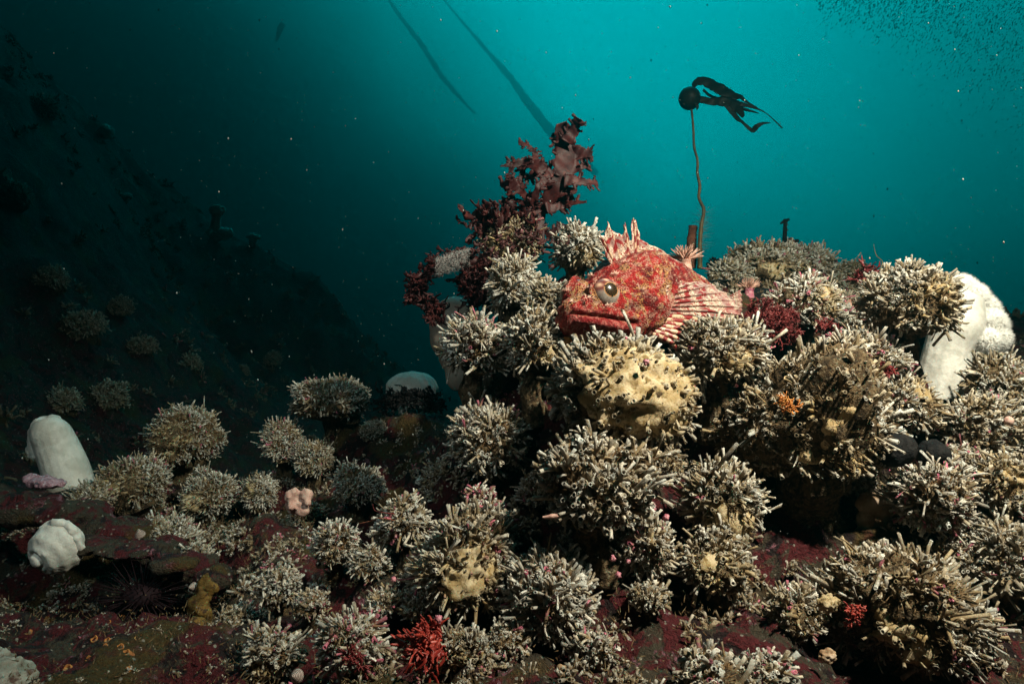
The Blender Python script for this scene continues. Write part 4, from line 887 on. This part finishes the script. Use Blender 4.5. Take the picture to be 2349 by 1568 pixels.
for k_, (pth, wd, dz_) in enumerate(kb):
    V, F = ribbon([P(*ZK(*q), KD + dz_ + .006 * math.sin(i_ + k_)) for i_, q in enumerate(pth)], A(wd) * .3108 * PX * KD * .84, 40, 5, (0, -1, .05), .2, .10, .06, 70 + k_); o = mk('blade', V, F, M['kelp'], kp); solid(o, .0008)
rg = np.random.default_rng(2); B = []; D = []
for _ in range(260):
    f = rg.random(); p = P(*ZK(300 - 22 * f, 1080 + 330 * f), KD); B.append(p); D.append(unit(rg.normal(size=3) * A((1, .6, .5)) + A((.25, 0, .25))))
V, F, C = spikes(B, D, rg.uniform(.008, .034, 260), np.full(260, .00016), (.20, .22, .18), (.14, .2, .18)); mk('hydroid_fuzz', V, F, M['fuzz'], kp, col=C, kind='stuff')
def stump(label, pth, rad, d, mat, seed, knobs=0, name='kelp_stump'):
    ro = root(name, label, 'kelp stump', P(*pth[0], d)); V, F = pipe([P(x, y, d) for x, y in pth], A(rad) * PX * d, 14, 40, True, .16, seed); mk('stem', V, F, M[mat], ro)
    if knobs:
        rg = np.random.default_rng(seed); B = []; D = []
        for _ in range(knobs): f = rg.random(); a = rg.uniform(0, 6.28); i0 = min(int(f * (len(pth) - 1)), len(pth) - 2); ff = f * (len(pth) - 1) - i0; q = A(pth[i0]) * (1 - ff) + A(pth[i0+1]) * ff; dd = A((math.cos(a), math.sin(a), 0.1)); B.append(P(*q, d) + dd * rad[0] * PX * d * .9); D.append(dd)
        V, F, C = spikes(B, D, rg.uniform(.001, .0035, knobs), np.full(knobs, .0007), (.12, .05, .03), (.2, .1, .06)); mk('bristles', V, F, M['fuzz'], ro, col=C, kind='stuff')
    return ro
stump('thick red brown bristly kelp stump standing left of the kelp stipe', [(1588, 615), (1586, 560), (1590, 518)], [9.5, 10, 9], 1.24, 'stump', 4, 160)
ro = stump('tall black stump with flared tip on the ridge', [(1802, 590), (1800, 540), (1802, 508)], [6, 5, 4.5], 1.28, 'black', 5, 20)
V, F = ribbon([P(1790, 513, 1.28), P(1800, 507, 1.28), P(1811, 503, 1.28)], A([3, 8, 4]) * PX * 1.28, 10, 3); o = mk('flare', V, F, M['black'], ro); solid(o, .002)
iv, iF = ico(3); mk('red_lump', P(1814, 558, 1.285) + iv * (1 + .3 * fbm(iv * 3, 5))[:, None] * A((9, 8, 13)) * PX * 1.28, iF, M['stump'], ro)
stump('short leaning dark stump right of the tall black stump', [(1818, 585), (1825, 562), (1829, 550)], [4, 4, 5], 1.29, 'black', 6, 10)
stump('short dark stump with pale red growth on the left of the ridge', [(1727, 590), (1726, 565), (1727, 553)], [10, 8, 4], 1.24, 'stump', 7, 20)
stump('thin brown stem with leaf in front of the ball shaped cluster', [(1883, 745), (1886, 700), (1884, 672)], [2.6, 2.4, 2], .80, 'stipe', 8, 0, 'brown_stem')

# black rock slab behind the tail
def lump(name, label, cat, pts, mat, sub=4, rough=.15, fr=3.0, seed=0, part=None, vox=None, kind=None, group=None):
    mb = MB(); iv, iF = ico(sub)
    for k_, (x, y, d, a, b, c_) in enumerate(pts): mb.add(P(x, y, d) + iv * (1 + rough * fbm(iv * fr + k_ * 5 + seed, seed + k_, 3))[:, None] * A((a, b, c_)) * PX * d, iF)
    x, y, d = pts[0][:3]; o = mb.build(name, M[mat], None, loc=P(x, y, d)); tag(o, label, cat, group, kind)
    if len(pts) > 1: remesh(o, vox or .0016, 2)
    if mat in ('rock', 'net2', 'lilac', 'ochre'):
        for sz_, st_ in ((.030, .012), (.008, .005)):
            tx_ = bpy.data.textures.new('rough', 'CLOUDS'); tx_.noise_scale = sz_; tx_.noise_depth = 3; dm = o.modifiers.new('rough', 'DISPLACE'); dm.texture = tx_; dm.strength = st_ * (1 if mat != 'lilac' else .5); dm.mid_level = .5
    return o
lump('black_rock', 'smooth black rock slab sloping behind the fish tail', 'rock', [(1735, 690, .95, 70, 60, 26), (1680, 655, 1.0, 60, 50, 18), (1790, 700, .95, 40, 40, 22)], 'black', 4, .22, 2, 3)
lump('black_lump', 'left and larger of the two black lumps at the lower right', 'sponge', [(2048, 1032, .56, 40, 34, 38), (2075, 1030, .56, 26, 26, 34), (2025, 1030, .565, 22, 20, 24)], 'black', 4, .12, 3, 5, group='black lumps')
lump('black_lump', 'right and smaller of the two black lumps at the lower right', 'sponge', [(2138, 1038, .57, 34, 30, 30), (2158, 1045, .57, 22, 24, 26), (2120, 1050, .57, 16, 20, 18)], 'black', 4, .12, 3, 6, group='black lumps')
lump('pink_sponge', 'pale pink lobed sponge on the dark slope at the left centre', 'sponge', [(682, 1152, .76, 27, 16, 28), (704, 1134, .755, 14, 12, 15), (664, 1138, .755, 12, 11, 14), (694, 1172, .755, 14, 11, 13), (676, 1128, .755, 9, 9, 10), (706, 1152, .75, 8, 8, 9), (668, 1162, .75, 8, 8, 8)], 'pinksponge', 4, .28, 3, 2)
lump('coralline_crust', 'flat lilac crust under the leaning white anemone', 'crust', [(90, 1103, .80, 30, 26, 12), (118, 1108, .79, 34, 26, 12), (72, 1096, .80, 16, 16, 9)], 'lilac', 4, .35, 5, 4)
lump('tan_sponge', 'flat tan and white sponge plates beside the black hollow on the right', 'sponge', [(1995, 1152, .60, 34, 12, 26), (2022, 1170, .60, 28, 12, 34), (1990, 1190, .60, 28, 12, 24), (2010, 1225, .595, 34, 14, 34), (1985, 1230, .60, 30, 12, 28)], 'tansponge', 4, .2, 4, 5)
lump('pale_ball', 'dim pale ball in the black hollow at the lower right', 'tunicate', [(1720, 1272, .62, 26, 22, 26)], 'cream', 4, .05, 2, 5)
lump('jelly_ball', 'translucent olive round tunicate left of the broad lower right cluster', 'tunicate', [(1899, 1384, .455, 22, 12, 20)], 'sponge', 4, .30, 3, 6)
lump('pale_disc', 'greyish tan smooth oval lump near the bottom, below the translucent tunicate', 'tunicate', [(1898, 1504, .445, 19, 12, 16)], 'tansponge', 4, .25, 3, 7)
lump('orange_sponge', 'orange sponge patch below the fish chin', 'sponge', [(1330, 790, .615, 26, 14, 12), (1300, 785, .61, 14, 12, 14)], 'orange', 4, .25, 4, 2)
lump('ochre_sponge', 'ochre sponge strip draped along the left edge of the dark red slope', 'sponge', [(458, 1400, .555, 24, 14, 44), (472, 1350, .57, 22, 14, 30), (462, 1450, .53, 26, 12, 30), (478, 1480, .52, 24, 12, 24)], 'ochre', 4, .35, 4, 8)
lump('white_bump', 'pale sponge finger standing at the bottom edge over the crimson crust', 'sponge', [(1288, 1545, .43, 11, 10, 20), (1282, 1530, .43, 7, 7, 9), (1296, 1532, .43, 7, 7, 8)], 'tansponge', 3, .25, 4, 9)
for k_, (x, y, d, r, lab) in enumerate([(1482, 830, .52, 8, 'pink spot sponge near the top of the big sponge covered cluster'), (1497, 1163, .55, 9, 'pink knob on the slope right of the long tubed cluster, upper one'), (1528, 1186, .55, 9, 'white and pink knob below the upper pink knob'), (1406, 1280, .50, 8, 'round pink knob in the lit sand left of the small white cluster'), (1418, 1318, .49, 8, 'double pink knob just below the round one'), (1441, 1287, .50, 6, 'small pink knob right of the round one'), (1350, 1383, .48, 8, 'pink knob at the right end of the bluish white cluster'), (1005, 1420, .44, 11, 'pink knob above the bright red seaweed tuft'), (903, 1328, .5, 7, 'lone pink knob in the dark left of the wide cluster'), (276, 1240, .70, 6, 'pink disc on the dark ledge right of the round white anemone')]):
    lump('pink_tunicate', lab, 'tunicate', [(x, y, d, r * .8, r * .8, r * .85)], 'pink', 3, .42, 4, 20 + k_, group='small pink knobs')
o = lump('capped_tube', 'single wide tube with pale plugged opening at the right edge', 'tube', [(2314, 965, .58, 10, 10, 11)], 'pinksponge', 3, .05, 2, 3)

# snails
def snail(x, y, d, r, label, ax=(-.5, -.5, .8), foot=None):
    ro = root('snail', label, 'snail', P(x, y, d), 'striped top snails'); R = r * PX * d; V = []; al = []; n = 18; F = []; ax = unit(A(ax)); u1 = unit(np.cross(ax, A((.3, 1, .1)))); u2 = np.cross(ax, u1); m = 44
    prof = [(1 - (i / (m-1)) ** 1.4) * R * (1 + .05 * abs(math.sin(i / m * 12))) + .0003 for i in range(m)]
    for i in range(m):
        for k_ in range(n): a = 2*math.pi*k_/n; V.append(P(x, y, d) + ax * (i / (m-1) * 1.7 - .6) * R + (u1 * math.cos(a) + u2 * math.sin(a)) * prof[i]); al.append(i / (m-1) + k_ / n * .12)
    for i in range(m-1):
        for k_ in range(n): F.append((i*n+k_, i*n+(k_+1) % n, (i+1)*n+(k_+1) % n, (i+1)*n+k_))
    F.append(tuple(range(n))[::-1]); mk('shell', V, F, M['shell'], ro, attr={'along': al})
    if foot:
        iv, iF = ico(3); mk('foot', P(x + foot[0], y + foot[1], d - .003) + iv * (1 + .25 * fbm(iv * 4, 1))[:, None] * R * A((.9, .6, .45)), iF, M['orange'], ro)
snail(2248, 848, .74, 20, 'striped brown snail with orange foot under the crown of the big white anemone', (.55, -.35, .75), (-12, 22))
snail(320, 1222, .68, 11, 'small striped snail on the ledge above the sea urchin', (0, -.5, .9))
snail(441, 1346, .57, 10, 'dark round snail at the edge of the black hollow', (-.3, -.9, .2))
snail(678, 1550, .44, 15, 'dark striped snail at the bottom edge', (-.2, -.9, .4))
snail(2062, 1245, .57, 14, 'blurred striped snail right of the tan sponge plates', (.6, -.5, .5))

# sea urchin in the hollow
ur = root('sea_urchin', 'dark purple sea urchin with long spines in the black hollow under the ledge', 'sea urchin', P(325, 1375, .60)); d_ = .60; c = P(325, 1365, d_)
iv, iF = ico(3); mk('test', c + iv * A((42, 42, 28)) * PX * d_, iF, M['urchin'], ur)
V, F = pipe([A((0, 0, 0)), A((0, 0, .5)), A((0, 0, 1.))], [.018, .014, .003], 6, 4); me = None; rg = np.random.default_rng(4); dirs = fib(150); dirs = dirs[(dirs[:, 1] < .5)][:100]
for dd in dirs:
    if me is None: o = mk('spine', V + ORG[ur.name], F, M['urchin'], ur); me = o.data
    else: o = bpy.data.objects.new('spine', me); COL.objects.link(o); o.parent = ur
    Lq = rg.uniform(50, 78) * PX * d_; o.rotation_euler = Vector(unit(dd + rg.normal(size=3) * .08)).to_track_quat('Z', 'Y').to_euler(); o.scale = (Lq, Lq, Lq); o.location = Vector(c + dd * A((38, 38, 25)) * PX * d_ - ORG[ur.name])
# overhanging ledge
lump('rock_ledge', 'dark overhanging ledge above the sea urchin hollow', 'rock', [(60, 1165, .74, 90, 70, 34), (160, 1180, .73, 90, 70, 30), (260, 1215, .72, 90, 70, 28), (350, 1262, .70, 80, 60, 26), (440, 1295, .66, 56, 60, 24), (495, 1325, .60, 40, 50, 34), (300, 1262, .62, 80, 60, 16), (200, 1250, .64, 80, 60, 14), (400, 1290, .61, 60, 50, 16), (-60, 1150, .76, 90, 80, 40)], 'rock', 5, .16, 3, 3, vox=.0028)
lump('grey_rock', 'light grey rock in the bottom left corner', 'rock', [(10, 1560, .44, 62, 50, 50), (-30, 1530, .46, 50, 40, 40)], 'net2', 5, .22, 3, 4)
# orange cup animals on the bottom left rock
rg = np.random.default_rng(12)
cups = [(232, 1447), (268, 1455), (210, 1442), (250, 1468), (222, 1470), (262, 1478), (240, 1482), (275, 1484), (248, 1425), (282, 1412), (70, 1448), (66, 1410), (110, 1418), (330, 1410), (296, 1498), (318, 1462), (290, 1535), (160, 1530), (205, 1512), (352, 1388), (120, 1470), (300, 1395)]
for k_, (x, y) in enumerate(cups):
    d = .52 + .0; yy = ground(P(x, y, .5)[0], .5)
    # walk the view ray down to the rock
    for d in np.arange(.40, .70, .004):
        p = P(x, y, d)
        if ground(p[0], p[1])[0] > p[2]: break
    p = P(x, y, d); R = rg.uniform(.0013, .0026)
    V, F, C = tubes([p - A((0, -.002, .003))], [A((rg.normal() * .2, -.6, .8))], A([R * 2.2]), A([R]), rg, 12, A([(.42, .16, .04)]), A([(.25, .09, .03)]), A([(.34, .12, .03)]), .1)
    o = mk('orange_cup', V, F, M['tube'], None, col=C, loc=p); tag(o, 'tiny orange cup shaped animal on the bottom left rock', 'cup coral', 'tiny orange cups on the bottom left rock')

# sprigs and threads
def thread(name, label, cat, pts, d, rad, mat, seed=0):
    V, F = pipe([P(x, y, d + dd) for x, y, dd in pts], A(rad) * PX * d, 6, 40, True, .2, seed); o = mk(name, V, F, M[mat], None, loc=P(*pts[0][:2], d)); tag(o, label, cat)
thread('red_thread', 'thin red brown thread curling left from the cluster beside the pink tipped sprig', 'hydroid', [(905, 1193, 0), (870, 1188, -.01), (848, 1195, 0), (822, 1200, 0)], .56, [1.4, 1.3, 1.1, .8], 'stump', 1)
thread('thin_thread', 'thin red thread above the longer one at the lower centre left', 'hydroid', [(905, 1178, 0), (880, 1175, -.01), (860, 1170, 0), (855, 1155, 0)], .56, [1.2, 1.1, .9, .6], 'maroon', 2)
thread('curled_thread', 'fine curled thread rising from the top of the ball shaped cluster', 'hydroid', [(2018, 620, 0), (2024, 600, 0), (2010, 585, 0), (2004, 560, 0)], .68, [1.2, .9, .7, .5], 'stipe', 3)
thread('sponge_finger', 'pale branching finger at the left side of the long tubed cluster', 'sponge', [(1300, 1175, 0), (1275, 1182, -.01), (1245, 1186, -.01)], .50, [8, 6, 3], 'pinksponge', 4)

# dim clusters on the far left wall and low slopes
proto = []
walls = [(200, 745, 46), (205, 840, 52), (120, 640, 40), (90, 520, 46), (250, 910, 44), (60, 760, 36), (150, 920, 40), (300, 850, 34), (340, 790, 32), (60, 600, 34), (40, 440, 38), (180, 600, 30), (270, 700, 30), (390, 880, 34), (450, 830, 28), (520, 900, 30), (560, 850, 24), (380, 730, 24), (140, 1010, 34), (60, 900, 40), (620, 820, 22), (30, 330, 40), (100, 250, 34), (560, 960, 28), (870, 980, 30), (930, 1000, 36), (900, 1060, 34), (1000, 960, 34)]
for k_, (x, y, r) in enumerate(walls[::2]):
    hit = None
    for d in np.arange(1.0, 5.0, .02):
        p = P(x, y, d)
        if ground(p[0], p[1])[0] > p[2]: hit = d; break
    if hit is None: continue
    d = hit - .04; R = r * PX * d
    if len(proto) < 4:
        ro = cluster(x, y, r, d, .8, .4, .0, 3.0, None, 'dim distant tube cluster on the dark left slopes, one of many alike', 300 + k_, 'distant_tube_cluster', 'dim tube clusters on the dark left slopes'); proto.append((ro, R))
    else:
        src, R0 = proto[k_ % 4]; ro = src.copy(); COL.objects.link(ro); ro.location = P(x, y, d) + (A(src.location) - A(src.location)) - A((0, 0, R * .6)); s_ = R / R0; ro.scale = (s_, s_, s_); ro.rotation_euler = (0, 0, rg.uniform(-1, 1))
        for ch in list(src.children): c2 = ch.copy(); COL.objects.link(c2); c2.parent = ro

# distant kelp strands hanging in open water
def strand(label, pts, rad, d, seed):
    V, F = pipe([P(x, y, d + .1 * math.sin(i_)) for i_, (x, y) in enumerate(pts)], A(rad) * PX * d, 8, 60, True, .3, seed); o = mk('distant_kelp_strand', V, F, M['kelp'], None, loc=P(*pts[0], d)); tag(o, label, 'kelp', 'faint kelp strands in the distance')
strand('faint left kelp strand slanting down from the top edge', [(860, -60), (905, 20), (965, 100), (1010, 170), (1060, 230), (1090, 260)], [3, 4, 6, 6, 4, 2], 19.0, 1)
strand('faint right kelp strand slanting down behind the tall seaweed', [(985, -40), (1060, 50), (1120, 120), (1175, 185), (1230, 260), (1290, 330), (1370, 400)], [2, 3, 5, 8, 10, 11, 8], 19.4, 2)
strand('faint thin leftmost kelp strand in the dark water', [(650, 55), (640, 75), (634, 95)], [7, 6, 3], 13.5, 3)

# marine snow and the dark specks near the surface
rg = np.random.default_rng(77); n = 5000; d = .28 + 2.9 * rg.random(n) ** 1.3; vx = rg.uniform(-80, 2430, n); vy = rg.uniform(-60, 1500, n); pp = np.stack([(vx - 1174.5) * PX * d, d, (784 - vy) * PX * d], 1)
ok = ground(pp[:, 0], pp[:, 1]) < pp[:, 2]; pp = pp[ok]; d = d[ok]; iv, iF = ico(1); sz = rg.uniform(.00014, .00042, len(pp)) * (1 + 2.2 * (rg.random(len(pp)) > .94)) * np.clip(d * 1.1, .5, 3.0)
V = (pp[:, None] + iv[None] * sz[:, None, None] * A((.8, .8, 1.3))).reshape(-1, 3); F = (np.arange(len(pp))[:, None, None] * len(iv) + A(iF)[None].astype(int)).reshape(-1, 3)
o = mk('marine_snow', V, F, M['snow'], None); tag(o, 'tiny pale particles drifting in the water', 'particles', kind='stuff')
n = 2600; a = rg.random(n); vx = 1870 + 520 * rg.random(n) ** .8; vy = -20 + 150 * np.abs(rg.normal(size=n)) * np.clip((vx - 1830) / 520, .25, 1); d = rg.uniform(3.4, 4.4, n)
pp = np.stack([(vx - 1174.5) * PX * d, d, (784 - vy) * PX * d], 1); ax = unit(A((.55, 0, .8)) + rg.normal(size=(n, 3)) * .25)
V, F, C = spikes(pp, ax, rg.uniform(.008, .020, n), np.full(n, .0026), (.02, .05, .05), (.02, .05, .05)); o = mk('dark_specks', V, F, M['fuzz'], None, col=C); tag(o, 'dense swarm of tiny dark specks high in the upper right water', 'specks', kind='stuff')

# ---------------------------------------------------------------- low growth carpeting the rock
def carpet(name, label, n_t, box, seed, mask, tr, S, kk=16, dim=1.0, fz=1.0):
    rg = np.random.default_rng(seed); cx = rg.uniform(box[0], box[1], n_t * 3); cy = rg.uniform(box[2], box[3], n_t * 3)
    z = ground(cx, cy); vx = cx / cy / PX + 1174.5; vy = 784 - z / cy / PX
    ok = (vx > -150) & (vx < 2500) & (vy < 1720) & (vnoise(np.stack([cx, cy, z], 1) * 11, seed) > mask); cx, cy, z = cx[ok][:n_t], cy[ok][:n_t], z[ok][:n_t]
    n = len(cx); e = .004
    nx = -(ground(cx + e, cy) - ground(cx - e, cy)) / (2 * e); ny = -(ground(cx, cy + e) - ground(cx, cy - e)) / (2 * e)
    Nn = unit(np.stack([nx, ny, np.ones(n)], 1)); C0 = np.stack([cx, cy, z], 1); tr = tr / 1000
    R = rg.uniform(.006, .018, n) * (tr / .0019); ll = (cx / cy / PX + 1174.5 < 540) & (cy < .66); R[ll] *= .5
    ii = np.repeat(np.arange(n), kk); m = len(ii)
    d = unit(rg.normal(size=(m, 3)) + Nn[ii] * 0.9 + A((0, -.2, .2)))
    B = C0[ii] + d * (R[ii] * rg.uniform(.15, .8, m))[:, None] - Nn[ii] * 0.003
    lw = np.where(ll[ii], .5, 1.0); L = tr * rg.uniform(1.5, 5.0, m) * lw; r = tr * rg.uniform(.55, 1.1, m) * lw
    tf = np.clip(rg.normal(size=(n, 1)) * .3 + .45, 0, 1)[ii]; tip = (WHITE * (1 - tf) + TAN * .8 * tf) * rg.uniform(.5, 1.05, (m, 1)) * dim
    pk = (rg.random(n) < .10)[ii] & (rg.random(m) < .5); tip[pk] = PINK * .8
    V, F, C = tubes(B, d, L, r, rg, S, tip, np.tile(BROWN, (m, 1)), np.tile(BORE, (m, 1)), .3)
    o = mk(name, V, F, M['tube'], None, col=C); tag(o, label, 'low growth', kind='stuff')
    nf = int(n * 30 * fz); ii = rg.integers(0, n, nf); d = unit(rg.normal(size=(nf, 3)) * .8 + Nn[ii])
    V, F, C = spikes(C0[ii] + rg.normal(size=(nf, 3)) * .008 - Nn[ii] * .001, d, rg.uniform(.002, .007, nf) * min(1, .35 + fz), np.full(nf, .0005), BROWN, TAN * .32)
    o = mk('algal_turf', V, F, M['fuzz'], None, col=C); tag(o, 'short brown fuzz growing over ' + label.split(' over ')[-1], 'turf', kind='stuff')
carpet('low_tube_growth', 'short crusty tubes and stubs scattered over the near reef rock', 1500, (-.75, 1.0, .36, 1.25), 41, -.12, 1.35, 6, 22, .8)
carpet('fine_stub_growth', 'fine pale stubs and grit scattered over the dark lower left rock', 1300, (-.75, .02, .36, .95), 47, -.28, .95, 5, 14, .9, .12)
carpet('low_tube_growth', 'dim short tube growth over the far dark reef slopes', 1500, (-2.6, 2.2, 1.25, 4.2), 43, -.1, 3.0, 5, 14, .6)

# ---------------------------------------------------------------- water haze
def box_mesh(a, b):
    V = [(x, y, z) for x in (a[0], b[0]) for y in (a[1], b[1]) for z in (a[2], b[2])]
    return V, [(0,1,3,2),(4,6,7,5),(0,4,5,1),(2,3,7,6),(0,2,6,4),(1,5,7,3)]
V, F = box_mesh((-15, -8.6, -4.2), (15, 20.5, 10.0))
hm = bpy.data.materials.new('water_haze'); hm.use_nodes = True; ht = NT(hm.node_tree); ht.n.remove(ht.n['Principled BSDF'])
pv = ht.add('ShaderNodeVolumePrincipled'); pv.inputs['Color'].default_value = (0.0, 0.21, 0.222, 1); pv.inputs['Density'].default_value = 0.55
pv.inputs['Anisotropy'].default_value = 0.93
pv.inputs['Absorption Color'].default_value = (0.35, 0.80, 0.82, 1)
ht.link(pv.outputs[0], ht.n['Material Output'].inputs['Volume'])
hz = mk('haze', V, F, hm, None, smooth=False); tag(hz, 'blue green water fading distant things', 'water haze', kind='stuff')
